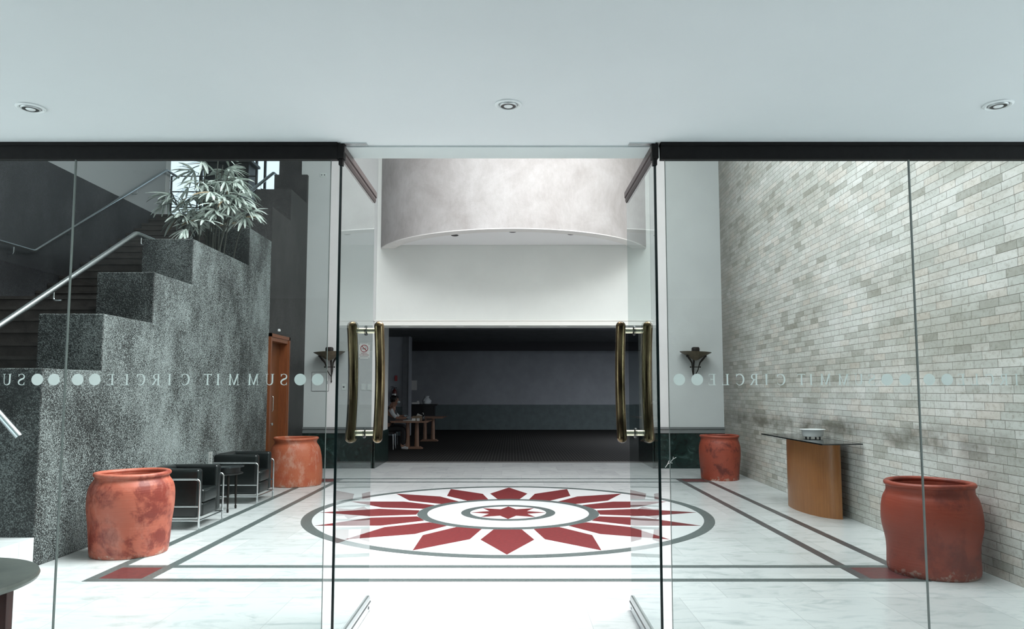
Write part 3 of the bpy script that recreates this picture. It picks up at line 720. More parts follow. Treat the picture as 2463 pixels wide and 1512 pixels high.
struct(MB().box(-9, XI, 15.25, 19, HT-.1, HT-.002).build('floor_upper', M['tread']), 'upper landing at the top of the stairs')

# far wall of the stair hall: dark washed dado under pale paint
struct(MB().box(XF-.2, XF, 4.7, 15.55, 0, 5.27).build('wall_stair_dado', M['pebble_dark']), 'dark pebble-washed lower part of the stair hall wall')
struct(MB().box(XF-.2, XF-.01, 4.7, 15.55, 5.27, ROOF).build('wall_stair_upper', M['grey_paint']), 'pale painted upper part of the stair hall wall')
# hall behind the upper landing with daylight glazing
GY = 17.6
struct(MB().box(-10.2, -10.0, 15.3, 19, HT, ROOF).build('wall_upper_left', M['plaster']))
struct(MB().box(-10.2, XF, 15.35, 15.55, HT-.1, ROOF).build('wall_upper_return', M['plaster']))
struct(MB().box(-4.0, -3.8, 15.6, 19, HT, ROOF).build('wall_upper_right', M['plaster']))
w5 = sempty('window_5', 'tall daylight glazing at the top of the stairs')
MB().box(-10, -4.0, GY-.006, GY+.006, HT, ROOF).build('glass_pane', M['glass_clear'], w5)
for px in (469, 553, 604, 625, 735):
    xx = (px-1231.5)/1750*GY
    MB().box(xx-.022, xx+.022, GY-.04, GY+.04, HT, ROOF).build('mullion', M['darkgap'], w5)
xa, xb = (484-1231.5)/1750*17.2, (592-1231.5)/1750*17.2
por = thing('entrance_portal', 'black panelled box portal in front of the bright glazing behind the palm', 'portal', (0,0,0))
MB().box(xa, xb, 17.0, 17.45, HT, 7.02).build('panel', M['dark_wood_panel'], por)
MB().prism_y([(xa-.05,7.02),(xb+.10,7.02),(xb+.10,7.08),(xa-.05,7.35)], 16.9, 17.5).build('canopy', M['dark_wood_panel'], por)
# railing on the upper landing
rl = thing('landing_railing', 'thin black metal railing on the upper landing behind the palm', 'railing')
for px in (396, 604):
    xx = (px-1231.5)/1750*15.75
    MB().tube([(xx,15.75,HT),(xx,15.75,HT+1.05)], .022, 8).build('post', M['black_metal'], rl)
xa_, xb_ = (396-1231.5)/1750*15.75, (604-1231.5)/1750*15.75
for hz in (.35, .7, 1.05):
    MB().tube([(xa_,15.75,HT+hz),(xb_,15.75,HT+hz)], .014, 8).build('rail', M['black_metal'], rl)

# handrails
def rail(name, label, pts, r, brackets, wallx, mat=M['steel'], grp=None):
    t = thing(name, label, 'handrail', (0,0,0), 0, grp)
    MB().tube(arc(pts, .05, 4), r, 14).build('rail', mat, t, True)
    for (bx_, by_, bz_) in brackets:
        MB().tube(arc([(bx_,by_,bz_-r*.5),(bx_,by_,bz_-.13),(wallx,by_,bz_-.13)], .03), .009, 8).build('bracket', mat, t, True)
    return t
X1 = XI-.09
def rz(y): return 2.26 + .587*(y-7.28)
rail('stair_handrail', 'bright steel handrail on the near stepped wall side of the stairs',
     [(X1,6.6,rz(6.6)),(X1,9.81,rz(9.81)),(X1,11.0,rz(9.81)),(X1,15.36,6.28),(X1,15.85,6.28)], .033,
     [(X1,8.1,rz(8.1)),(X1,9.95,rz(9.81)),(X1,12.6,4.65),(X1,14.6,5.84)], XI)
X2 = XF+.10
rail('wall_handrail', 'thin steel handrail on the far dark wall of the stair hall',
     [(X2,7.0,2.0),(X2,9.3,3.74),(X2,11.05,3.74),(X2,15.15,6.28),(X2,15.7,6.28)][1:], .027,
     [(X2,10.6,3.74),(X2,12.0,4.33),(X2,14.0,5.57),(X2,15.5,6.28)], XF)
t = thing('lower_handrail', 'short steel handrail end sloping down in front of the stepped wall at the left edge', 'handrail')
MB().tube([(-5.02,6.62,1.80),(-4.70,6.62,1.455),(-4.445,6.62,1.185)], .034, 16).build('rail', M['steel'], t, True)
MB().tube(arc([(-4.72,6.62,1.44),(-4.72,6.62,1.33),(-4.72,6.75,1.33)], .03), .010, 8).build('bracket', M['steel'], t, True)

# roof with a skylight over the lobby
SX0, SX1, SY0, SY1 = -2.2, 4.2, 4.9, 10.5
m = MB(); m.box(-10.2, SX0, ZE-.25, 19, ROOF, ROOF+.2); m.box(SX1, 6, ZE-.25, 19, ROOF, ROOF+.2)
m.box(SX0, SX1, ZE-.25, SY0, ROOF, ROOF+.2); m.box(SX0, SX1, SY1, 19, ROOF, ROOF+.2)
struct(m.build('ceiling_atrium', M['plaster']))

# ------------------------------------------------------------------ room behind
struct(MB().box(-9, 9, 16.07, 30.6, 3.55, 3.75).build('ceiling_ballroom', M['room_ceil']))
struct(MB().box(-9, 9, 30.3, 30.6, 1.03, 3.55).build('wall_ballroom_back', M['room_wall']))
struct(MB().box(-9, 9, 30.27, 30.6, 0, 1.03).build('wall_ballroom_dado', M['room_dado']))
struct(MB().box(-9.2, -9, 16.9, 30.6, 0, 3.55).build('wall_ballroom_left', M['room_wall']))
struct(MB().box(9, 9.2, 16.9, 30.6, 0, 3.55).build('wall_ballroom_right', M['room_wall']))
struct(MB().box(-9, 9, 29.0, 29.6, 3.22, 3.56).build('trim_14', M['darkgap']), 'black beam across the ballroom ceiling')
struct(MB().box(-9, 9, 21.0, 21.5, 3.38, 3.56).build('trim_15', M['room_ceil']), 'dark beam near the front of the ballroom ceiling')
PY = 26.3
struct(MB().box(-9, -3.93, PY, PY+.2, 0, 3.55).build('wall_partition', M['room_wall']), 'grey partition wall behind the seated people')
struct(MB().box(-9, -3.93, PY-.02, PY, 0, 1.03).build('trim_16', M['room_dado']))
struct(MB().box(-3.93, -3.72, PY-.1, PY+.3, 0, 3.55).build('column', M['room_ceil']), 'dark column at the end of the partition wall')
m = MB().box(-3.72,-3.66,PY-.12,PY+.3,0,3.55)
struct(m.build('trim_17', M['room_wall']))

# ------------------------------------------------------------------ wall fittings on the back wall
def xw(px, Y=ZB): return (px-1231.5)/1750*Y*1.0
FY = ZB
# no smoking sign
sg = thing('no_smoking_sign', 'white no smoking sign with a red ring beside the wide opening', 'sign', (0,0,0))
sx0, sx1, sz0, sz1 = -3.215, -2.985, 2.27, 2.59
MB().box(sx0, sx1, FY-.008, FY, sz0, sz1).build('sign_board', M['paper'], sg)
cx, cz = -3.10, 2.485
m = MB(); n = 40; yq = FY-.0092
rows = [[m.bm.verts.new((cx+r*math.cos(2*PI*k/n), yq, cz+r*math.sin(2*PI*k/n))) for k in range(n)] for r in (.066,.080)]
for k in range(n): m.bm.faces.new((rows[0][k],rows[0][(k+1)%n],rows[1][(k+1)%n],rows[1][k]))
a = .707*.07; q = .0055
m.bm.faces.new([m.bm.verts.new(p) for p in ((cx-a-q,yq,cz+a-q),(cx-a+q,yq,cz+a+q),(cx+a+q,yq,cz-a+q),(cx+a-q,yq,cz-a-q))])
m.build('prohibition_ring', M['red_print'], sg)
m = MB().box(cx-.048, cx+.04, yq+.0003, yq+.0006, cz-.014, cz-.002)
m.tube([(cx+.035,yq+.0004,cz+.004),(cx+.042,yq+.0004,cz+.02),(cx+.028,yq+.0004,cz+.03),(cx+.01,yq+.0004,cz+.045)], .003, 5)
m.build('cigarette', M['black_print'], sg)
def text(body, size, x, z, mat, parent, name='lettering', ycoord=FY-.0093):
    cu = bpy.data.curves.new(name, 'FONT'); cu.body = body; cu.size = size; cu.align_x = 'CENTER'; cu.resolution_u = 2; cu.offset = size*.015
    o = bpy.data.objects.new(name, cu); COL.objects.link(o)
    dg = bpy.context.evaluated_depsgraph_get(); me = bpy.data.meshes.new_from_object(o.evaluated_get(dg))
    bpy.data.objects.remove(o); me.materials.clear(); me.materials.append(mat)
    o2 = bpy.data.objects.new(name, me); COL.objects.link(o2); o2.rotation_euler = (PI/2,0,0); o2.location = (x, ycoord, z); o2.parent = parent
text('STRICTLY', .031, cx, 2.372, M['red_print'], sg); text('NO SMOKING', .031, cx, 2.338, M['red_print'], sg)
m = MB()
for k in range(9): m.box(sx0+.03+k*.019, sx0+.042+k*.019, yq-.0002, yq, 2.305, 2.316)
m.build('small_print', M['black_print'], sg)
for (a_, b_) in ((sx0+.015,sz1-.015),(sx1-.015,sz1-.015),(sx0+.015,sz0+.015),(sx1-.015,sz0+.015)): MB().lathe([(.008,0),(.006,-.004)], cx=a_, cy=FY-.008, cz=b_, axis='y', n=10).build('screw', M['black_metal'], sg)
# switches
for i, (xc, lb) in enumerate(((-3.515,'socket plate, leftmost of the row of plates beside the open door'),(-3.39,'three-way switch plate right of the socket plate'),(-3.11,'switch plate under the no smoking sign, left one of the pair'),(-2.985,'switch plate nearest the edge of the wide opening'))):
    t = thing('switch_plate', 'white ' + lb, 'switch', (xc, FY, 1.68), 0, 'switch plates on the back wall')
    MB().rbox(-.042,.042,-.009,0,-.066,.066,.003,2).build('plate', M['switch'], t)
    if i == 0: MB().rbox(-.018,.018,-.013,-.008,-.016,.016,.002,1).build('socket', M['darkgap'], t)
    else:
        for k in (-1,0,1): MB().rbox(-.012,.012,-.014,-.008,k*.030-.008,k*.030+.008,.002,1).build('rocker', M['white_enamel'], t)
# electrical panel door
pn = thing('electrical_panel', 'square flush metal panel door with a latch on the back wall', 'electrical panel', (0,0,0))
m = MB().box(-4.19,-3.83,FY-.006,FY,1.59,1.99); m.build('frame_gap', M['darkgap'], pn)
MB().box(-4.183,-3.837,FY-.012,FY-.004,1.597,1.983).build('panel_door', M['plaster'], pn)
MB().rbox(-3.87,-3.85,FY-.03,FY-.01,1.74,1.81,.004,1).build('latch', M['dado_rail'], pn)
t = thing('high_socket', 'small double socket plate high on the back wall near the stair wall', 'socket', (xw(777)-.06+.0, FY, 6.20))
t.location.x = -4.04
MB().rbox(-.07,.07,-.01,0,-.04,.04,.003,1).build('plate', M['switch'], t)
for s in (-.03,.03): MB().lathe([(.016,0),(.016,-.003)], cx=s, cy=-.010, axis='y', n=14).build('socket', M['dado_rail'], t)

# sconces
def sconce(xc, label, mir):
    t = thing('wall_sconce', label, 'wall lamp', (xc, FY, 2.39), 0, 'wrought iron wall sconces')
    tilt = Matrix.Translation((0,-.24,0)) @ Matrix.Rotation(math.radians(2.5)*mir, 4, 'Y')
    m = MB(); m.lathe([(.02,-.165),(.06,-.15),(.16,-.085),(.315,.0),(.322,.008),(.30,.006),(.15,-.072),(.02,-.14)], n=40)
    m2 = MB(); m2.merge(m.bm, tilt); m2.build('lamp_shade', M['sconce_bowl'], t, True)
    MB().rbox(-.06,.06,-.12,0,-.05,.02,.02,3).build('wall_bracket', M['iron'], t, True); MB().rbox(-.02*0-.075,.075,-.31,-.17,-.02,.11,.03,3).build('lamp_holder', M['iron'], t, True)
    for k, (sx, sy) in enumerate(((-.17,-.30),(.17,-.30),(.0,-.10))):
        pts = [(sx*1.02,sy,-.095),(sx*.75,sy*.98,-.15),(sx*.5,sy*.85,-.21),(sx*.40,sy*.7,-.29),(sx*.35,sy*.6,-.36),(sx*.2,sy*.4,-.43),(0,-.03,-.50)]
        a = MB().tube(pts, [.017,.022,.016,.011,.010,.009,.008], 8); 
        for j in range(3): pass
        a.lathe([(.002,-.03),(.022,-.022),(.03,0),(.022,.022),(.002,.03)], cx=sx*1.08, cy=sy, cz=-.075, n=14)
        a.build('arm', M['iron'], t, True)
    MB().tube([(-.10,-.20,-.30),(.10,-.20,-.30)], .008, 8).lathe([(.002,-.018),(.013,-.012),(.013,.012),(.002,.018)], cx=-.10, cy=-.20, cz=-.30, n=10).lathe([(.002,-.018),(.013,-.012),(.013,.012),(.002,.018)], cx=.10, cy=-.20, cz=-.30, n=10).build('cross_bar', M['iron'], t, True)
    MB().tube([(0,-.03,-.10),(0,-.03,-.60)], .009, 8).lathe([(.004,-.62),(.016,-.60),(.01,-.57)], cx=0, cy=-.03, n=10).build('stem', M['iron'], t, True)
    return t
sconce(-3.77, 'iron wall sconce with a shallow bowl left of the opening, behind the open glass door', -1)
sconce(3.79, 'iron wall sconce with a shallow bowl on the wall right of the opening', 1)

# ------------------------------------------------------------------ terracotta pots
def pot(x, y, H, prof, mat, label, seed):
    t = thing('terracotta_pot', label, 'pot', (x,y,0), random.Random(seed).uniform(0,6))
    rnd = random.Random(seed); ph = [rnd.uniform(0,6) for _ in range(4)]
    wob = lambda a, z: .008*math.sin(2*a+ph[0]+z*1.5) + .004*math.sin(3*a+ph[1]+z*5) + .003*math.sin(5*a+ph[2]-z*9)
    out2 = []
    for i in range(len(prof)-1):      # smooth profile
        p0 = prof[max(i-1,0)]; p1 = prof[i]; p2 = prof[i+1]; p3 = prof[min(i+2,len(prof)-1)]
        for k in range(4):
            t_ = k/4
            out2.append(tuple(.5*((2*p1[j])+(-p0[j]+p2[j])*t_+(2*p0[j]-5*p1[j]+4*p2[j]-p3[j])*t_*t_+(-p0[j]+3*p1[j]-3*p2[j]+p3[j])*t_**3) for j in (0,1)))
    out2.append(prof[-1])
    rt, zt = prof[-1]
    body = MB().lathe(out2 + [(rt-.045,zt),(rt-.05,zt-.1),(rt-.02,H*.5),(rt-.05,.05),(.01,.04)], n=72, wob=wob)
    body.build('body', mat, t, True)
    # rolled rim
    rr = .024; m = MB(); n = 72; rows = []
    for j in range(12):
        b_ = 2*PI*j/12
        rows.append([m.bm.verts.new((( rt-.012+rr*1.15*math.cos(b_))*(1+wob(2*PI*k/n,zt))*math.cos(2*PI*k/n), (rt-.012+rr*1.15*math.cos(b_))*(1+wob(2*PI*k/n,zt))*math.sin(2*PI*k/n), H-rr+rr*math.sin(b_)+.004*math.sin(2*PI*k/n*2+ph[3]))) for k in range(n)])
    for j in range(12):
        for k in range(n): m.bm.faces.new((rows[j][k],rows[j][(k+1)%n],rows[(j+1)%12][(k+1)%n],rows[(j+1)%12][k]))
    m.build('rim', mat, t, True)
    return t
pot(-3.80, 7.38, .80, [(.34,.0),(.352,.02),(.362,.12),(.375,.30),(.392,.46),(.390,.60),(.370,.68),(.335,.735),(.335,.76)], M['terra_a'], 'blotched terracotta pot near the left glass seam, in front of the armchairs', 1)
pot(-3.71, 12.62, .81, [(.42,.0),(.435,.02),(.442,.14),(.437,.34),(.425,.50),(.395,.63),(.352,.70),(.345,.735),(.36,.77)], M['terra_b'], 'orange terracotta pot with white bloom beside the wooden door', 2)
pot(3.79, 13.42, .80, [(.335,.0),(.34,.03),(.345,.14),(.352,.22),(.368,.40),(.370,.56),(.352,.66),(.335,.715),(.338,.76)], M['terra_c'], 'small looking red terracotta pot in the far corner by the marble wainscot', 3)
pot(3.735, 6.60, .80, [(.355,.0),(.37,.04),(.368,.18),(.375,.28),(.402,.42),(.402,.54),(.385,.64),(.355,.705),(.355,.76)], M['terra_d'], 'large dark red terracotta pot near the right glass seam', 4)

# ------------------------------------------------------------------ armchairs
def armchair(x, y, label):
    t = thing('leather_armchair', label, 'armchair', (x,y,0), 0, 'black leather tubular armchairs')
    hw = .345; r = .0125
    for s in (1,-1):
        yy = s*hw
        fr = MB().tube(arc([(.345,yy,0.0),(.345,yy,.575),(-.33,yy,.575),(-.33,yy,.0)], .055, 6), r, 12)
        fr.build('side_frame', M['chrome'], t, True)
        MB().rbox(-.30,.325, min(s*.205,s*.332), max(s*.205,s*.332), .13,.69,.035,4).build('armrest', M['leather'], t, True)
    for z in (.265,.105):
        MB().tube(arc([(.345,-hw,z),(.30,-hw-.0,z),(-.325,-hw,z),(-.325,hw,z),(.30,hw,z),(.345,hw,z)], .03), r*.85, 10).build('lower_rail', M['chrome'], t, True)
    MB().tube([(.345,-hw,.105),(.345,hw,.105)], r*.85, 10).build('front_rail', M['chrome'], t, True)
    MB().rbox(-.31,-.165,-.20,.20,.26,.695,.04,4).build('backrest', M['leather'], t, True)
    MB().rbox(-.18,.335,-.202,.202,.285,.445,.035,4).build('seat', M['leather'], t, True)
    MB().rbox(-.18,.325,-.202,.202,.125,.285,.03,4).build('lower_cushion', M['leather'], t, True)
    return t
armchair(-3.965, 8.90, 'black leather armchair with chrome tubes, nearer one, beside the blotched pot')
armchair(-3.965, 10.83, 'black leather armchair with chrome tubes, farther one, beside the orange pot')

# small round side table between the chairs
t = thing('side_table', 'small round black table with slim legs between the two armchairs', 'side table', (-3.87,9.92,0))
MB().lathe([(.235,.575),(.25,.58),(.25,.592),(.235,.597)], n=48).build('tabletop', M['black_glass'], t, True)
MB().lathe([(.19,.50),(.20,.505),(.20,.575),(.19,.578)], n=48).lathe([(.225,.485),(.235,.49),(.235,.50),(.225,.505)], n=48).build('apron', M['black_metal'], t, True)
for k in range(3):
    a = math.radians(-55+120*k); c_, s_ = math.cos(a), math.sin(a)
    MB().tube([(.20*c_,.20*s_,.49),(.205*c_,.205*s_,.44),(.205*c_,.205*s_,.20),(.21*c_,.21*s_,.05),(.21*c_,.21*s_,.035),(.212*c_,.212*s_,0)], [.014,.018,.016,.009,.015,.013], 10).build('leg', M['iron'], t, True)
t = thing('table_card', 'upright white card standing on the small black side table', 'card', (-4.035,9.90,.597))
MB().box(-.026,.026,-.05,-.046,0,.19, Matrix.Rotation(math.radians(-8),4,'Z')).build('card_sheet', M['paper'], t)
MB().box(-.026,.026,-.05,.03,0,.006, Matrix.Rotation(math.radians(-8),4,'Z')).build('card_base', M['white_enamel'], t)
for z_, w_ in ((.15,.007),(.10,.013),(.065,.009)): MB().tube([(-w_, -.0525, z_),(0,-.0525,z_+.006),(w_,-.0525,z_)], .003, 5).build('print_mark', M['dado_rail'], t)

# ------------------------------------------------------------------ console table
t = thing('console_table', 'curved wooden console with a dark glass top against the brick wall', 'table', (0,0,0))
pts_o = [(4.13 - .30*math.sin(PI*k/40), 9.97 - .73*math.cos(PI*k/40)) for k in range(41)]
pts_i = [(4.13 - .27*math.sin(PI*k/40), 9.97 - .70*math.cos(PI*k/40)) for k in range(41)]
MB().prism(pts_o + pts_i[::-1], 0, .948).build('base', M['console_wood'], t, True)
bm_ = MB().prism([(3.71,8.78),(4.235,8.86),(4.27,10.95),(3.72,10.95)], .950, .966)
bm_.build('tabletop', M['black_glass'], t)
d = thing('white_dish', 'round white ashtray dish on the dark glass console top', 'dish', (4.06,9.90,.966))
MB().lathe([(.10,.02),(.125,.022),(.135,.05),(.14,.105),(.165,.112),(.165,.118),(.13,.118),(.12,.07),(.02,.065)], n=48).build('bowl', M['white_enamel'], d, True)
for k in range(4):
    a = PI/4+PI/2*k
    MB().tube([(.09*math.cos(a),.09*math.sin(a),.035),(.095*math.cos(a),.095*math.sin(a),0)], [.014,.009], 8).build('foot', M['black_metal'], d, True)

# ------------------------------------------------------------------ vestibule table, lower left
t = thing('round_table', 'round grey-green marble topped table at the lower left, inside the vestibule', 'table', (-2.70,3.32,0))
MB().lathe([(.485,.715),(.50,.722),(.505,.735),(.50,.748),(.485,.752)], n=72).build('tabletop', M['table_marble'], t, True)
MB().lathe([(.36,.66),(.37,.665),(.37,.716),(.36,.716)], n=48).build('apron', M['leg_wood'], t, True)
for (lx, ly) in ((.445,-.0),(.06,.42),(-.38,.02),(-.02,-.40)):
    MB().rbox(lx-.024,lx+.024,ly-.024,ly+.024,0,.716,.005,2).build('leg', M['leg_wood'], t)

# ------------------------------------------------------------------ palm in the planter
rnd = random.Random(5)
palm = thing('lady_palm', 'lady palm with fans of narrow pale leaves growing from the stepped wall planter', 'plant', (-4.72,11.15,3.67))
fol = MB(); stems = MB(); dry = MB()
def leaflet(b, base, direction, length, width, droop):
    d = direction.normalized(); side = d.cross(Vector((0,0,1)))
    if side.length < .1: side = Vector((1,0,0))
    side.normalize(); side = (Matrix.Rotation(rnd.uniform(-.7,.7), 3, d) @ side)
    n = 5; prev = None; p = base.copy(); up = side.cross(d).normalized()
    for k in range(n+1):
        t = k/n; w = width*(.35+2.6*t*(1-t)) if k < n else width*.28
        rowv = [b.verts.new(p - side*w/2), b.verts.new(p - up*w*.12), b.verts.new(p + side*w/2)]
        if prev:
            b.faces.new((prev[0],prev[1],rowv[1],rowv[0])); b.faces.new((prev[1],prev[2],rowv[2],rowv[1]))
        prev = rowv
        d = (d + Vector((0,0,-droop/n))).normalized(); p = p + d*length/n
def fan(at, direction, size, nl):
    d = direction.normalized()
    side = d.cross(Vector((0,0,1)))
    if side.length < .05: side = Vector((1,0,0))
    side.normalize(); up = side.cross(d)
    tilt = rnd.uniform(-.5,.5)
    for k in range(nl):
        a = (k/(nl-1)-.5)*rnd.uniform(2.2,2.9)
        v = d*math.cos(a) + (side*math.cos(tilt)+up*math.sin(tilt))*math.sin(a) + up*.1
        leaflet(fol.bm if rnd.random() > .02 else dry.bm, at, v, size*rnd.uniform(.78,1.08)*(1-.18*abs(a)), .043*rnd.uniform(.7,1.3), rnd.uniform(.3,1.15))
# clumps: (tip x, tip y, tip z, spread, n fans)
canes = [(-.15,.0,1.60,5),(-.70,-.05,1.05,5),(.50,.05,1.10,8),(.36,.20,1.28,9),(.22,-.20,1.00,9),(.15,.15,1.50,8),(-.10,-.1,1.20,8),(-.52,.0,.95,8),(-.38,.25,1.10,8),(-.55,-.25,.62,5),(.42,-.35,.78,9),(.62,.35,.85,9),(.05,-.45,.45,4),(.12,.05,1.72,7),(.40,-.12,1.30,9),(.20,-.30,.70,4),(-.25,.1,1.32,6),(.60,-.1,.98,9),(-.62,.2,.80,6)]
for (tx, ty, tz, nf) in canes:
    b0 = Vector((tx*.35+rnd.uniform(-.08,.08), ty*.5+rnd.uniform(-.2,.2)*.8, -.05)); b1 = Vector((tx*.85, ty, tz))
    mid = (b0+b1)/2 + Vector((-tx*.12,-ty*.1,.08))
    cp = [b0*(1-t)**2 + mid*2*t*(1-t) + b1*t*t for t in [i/8 for i in range(9)]]
    stems.tube(cp, [.013-.0006*i for i in range(9)], 6)
    for f_ in range(max(3,int(nf*.82))):
        az = rnd.uniform(0, 2*PI); el = rnd.uniform(-.25,.9)
        t0 = rnd.uniform(.72,1.0); pbase = cp[int(t0*8)]
        dv = Vector((math.cos(az)*math.cos(el), math.sin(az)*math.cos(el), math.sin(el)))
        tip = pbase + dv*rnd.uniform(.12,.26)
        midp = (pbase+tip)/2 + Vector((0,0,.03))
        stems.tube([pbase, midp, tip], .004, 4)
        fan(tip, (dv + Vector((0,0,-.55))), rnd.uniform(.27,.44), rnd.randint(5,8))
fol.build('foliage', M['leaf'], palm); dry.build('dry_leaves', M['leaf_dry'], palm); stems.build('stems', M['cane'], palm, True)

# ------------------------------------------------------------------ ballroom furniture
def trestle(x, y, w, label):
    t = thing('ballroom_table', label, 'table', (x,y,0), 0, 'wooden pedestal tables in the dark room')
    MB().prism_y([(-w/2,.78),(-w/2+.05,.735),(w/2-.07,.735),(w/2,.78)], -.55, .45).build('tabletop', M['table_wood'], t)
    for yy in (-.05,):
        for xx in (-.12,.13):
            MB().tube([(xx,yy,.05),(xx,yy,.735)], [.068,.050], 16).build('leg', M['table_wood'], t, True)
        MB().prism_y([(-.27,.0),(-.27,.015),(-.20,.06),(.23,.06),(.30,.015),(.30,0)], yy-.12, yy+.12).build('foot_plate', M['table_wood'], t)
trestle(-2.78, 20.45, 1.10, 'wooden pedestal table where the masked person works, nearer the lobby')
trestle(-2.66, 23.5, 1.10, 'wooden pedestal table standing behind the one with the boxes')
TZ = .782
def item(name, label, cat, mb, mat, loc, smooth=False, rot=0):
    o = mb.build(name, mat, None, smooth); o.location = loc; o.rotation_euler = (0,0,rot); return tag(o, label, cat)
item('cardboard_box', 'small brown cardboard box on the nearer ballroom table', 'box', MB().box(-.13,.13,-.1,.1,0,.13), M['card'], (-2.60,20.15,TZ))
item('white_carton', 'small white carton leaning by the cardboard box, left one', 'box', MB().rbox(-.05,.05,-.03,.03,0,.07,.005,1), M['paper'], (-2.68,19.97,TZ))
item('white_carton', 'small white carton in front of the cardboard box, right one', 'box', MB().rbox(-.04,.04,-.03,.03,0,.075,.005,1), M['paper'], (-2.56,19.97,TZ))
b = thing('sanitiser_bottle', 'small dark pump bottle beside the cardboard box', 'bottle', (-2.42,20.0,TZ))
MB().lathe([(.03,0),(.035,.01),(.035,.13),(.015,.16),(.012,.17)], n=20).build('body', M['black_glass'], b, True)
MB().tube([(0,0,.17),(0,0,.215),(-.03,0,.215)], .006, 8).build('pump', M['white_enamel'], b, True)
item('paper_sheet', 'white sheet of paper propped up against the cardboard box', 'paper', MB().box(-.07,.07,-.004,.004,0,.15, Matrix.Rotation(.5,4,'X') @ Matrix.Rotation(.5,4,'Y')), M['paper'], (-2.62,20.32,TZ+.05))
item('paper_stack', 'loose white papers on the table in front of the masked person', 'papers', MB().box(-.12,.12,-.1,.1,0,.012).box(-.06,.14,-.08,.05,.012,.022,Matrix.Rotation(.3,4,'Z')), M['paper'], (-2.86,20.1,TZ))
cab = thing('side_cabinet', 'low black cabinet against the back wall behind the tables', 'cabinet', (-3.33,27.2,0))
MB().box(-.46,.46,-.2,.2,0,1.05).build('body', M['cabinet_black'], cab); MB().box(-.54,.56,-.25,.25,1.05,1.11).build('top', M['cabinet_black'], cab)
for s in (-.23,.23): MB().box(s-.21,s+.21,-.215,-.2,.05,1.0).build('door', M['cabinet_black'], cab)
item('tissue_box', 'flat white box on the black cabinet', 'box', MB().rbox(-.16,.12,-.1,.1,0,.07,.008,1).rbox(.02,.1,-.05,.05,.07,.12,.008,1), M['paper'], (-3.55,27.15,1.11))
bag = MB().lathe([(.10,0),(.15,.03),(.16,.12),(.12,.2),(.07,.25),(.10,.30)], n=14, wob=lambda a,z: .12*math.sin(3*a+z*20)+.08*math.sin(5*a-z*31))
item('plastic_bag', 'crumpled pale plastic bag on the black cabinet', 'bag', bag, M['shirt'], (-3.17,27.15,1.11))
item('wall_notice', 'pale paper notice on the dark back wall above the cabinet', 'notice', MB().box(-.13,.13,-.006,0,-.2,.2), M['paper'], ((996-1231.5)/1750*30.3,30.3,1.83))
item('alarm_box', 'small red alarm box on the grey partition wall', 'alarm', MB().rbox(-.045,.045,-.05,0,-.10,.10,.01,1), principled('alarm_red',(.35,.02,.025),.4), ((953-1231.5)/1750*26.28,26.3,2.05))
ex = thing('fire_extinguisher', 'dark fire extinguisher with a white label on the grey partition wall', 'fire extinguisher', ((950-1231.5)/1750*26.2,26.17,1.20))
MB().lathe([(.07,0),(.082,.02),(.082,.36),(.06,.43),(.025,.46),(.025,.49)], n=24).build('cylinder', M['ext_red'], ex, True)
MB().box(-.03,.10,-.02,.02,.49,.52).box(-.03,.08,-.015,.015,.545,.565, Matrix.Rotation(-.2,4,'Y')).build('valve', M['black_metal'], ex)
MB().tube(arc([(-.02,0,.51),(-.10,-.02,.50),(-.12,-.02,.30),(-.10,-.02,.08)], .05), .012, 8).build('hose', M['black_metal'], ex, True)
MB().prism([( .0835*math.cos(a), .0835*math.sin(a)) for a in [PI+.6+k*(PI-1.2)/10 for k in range(11)]], .12, .30).build('paper_label', M['paper'], ex)

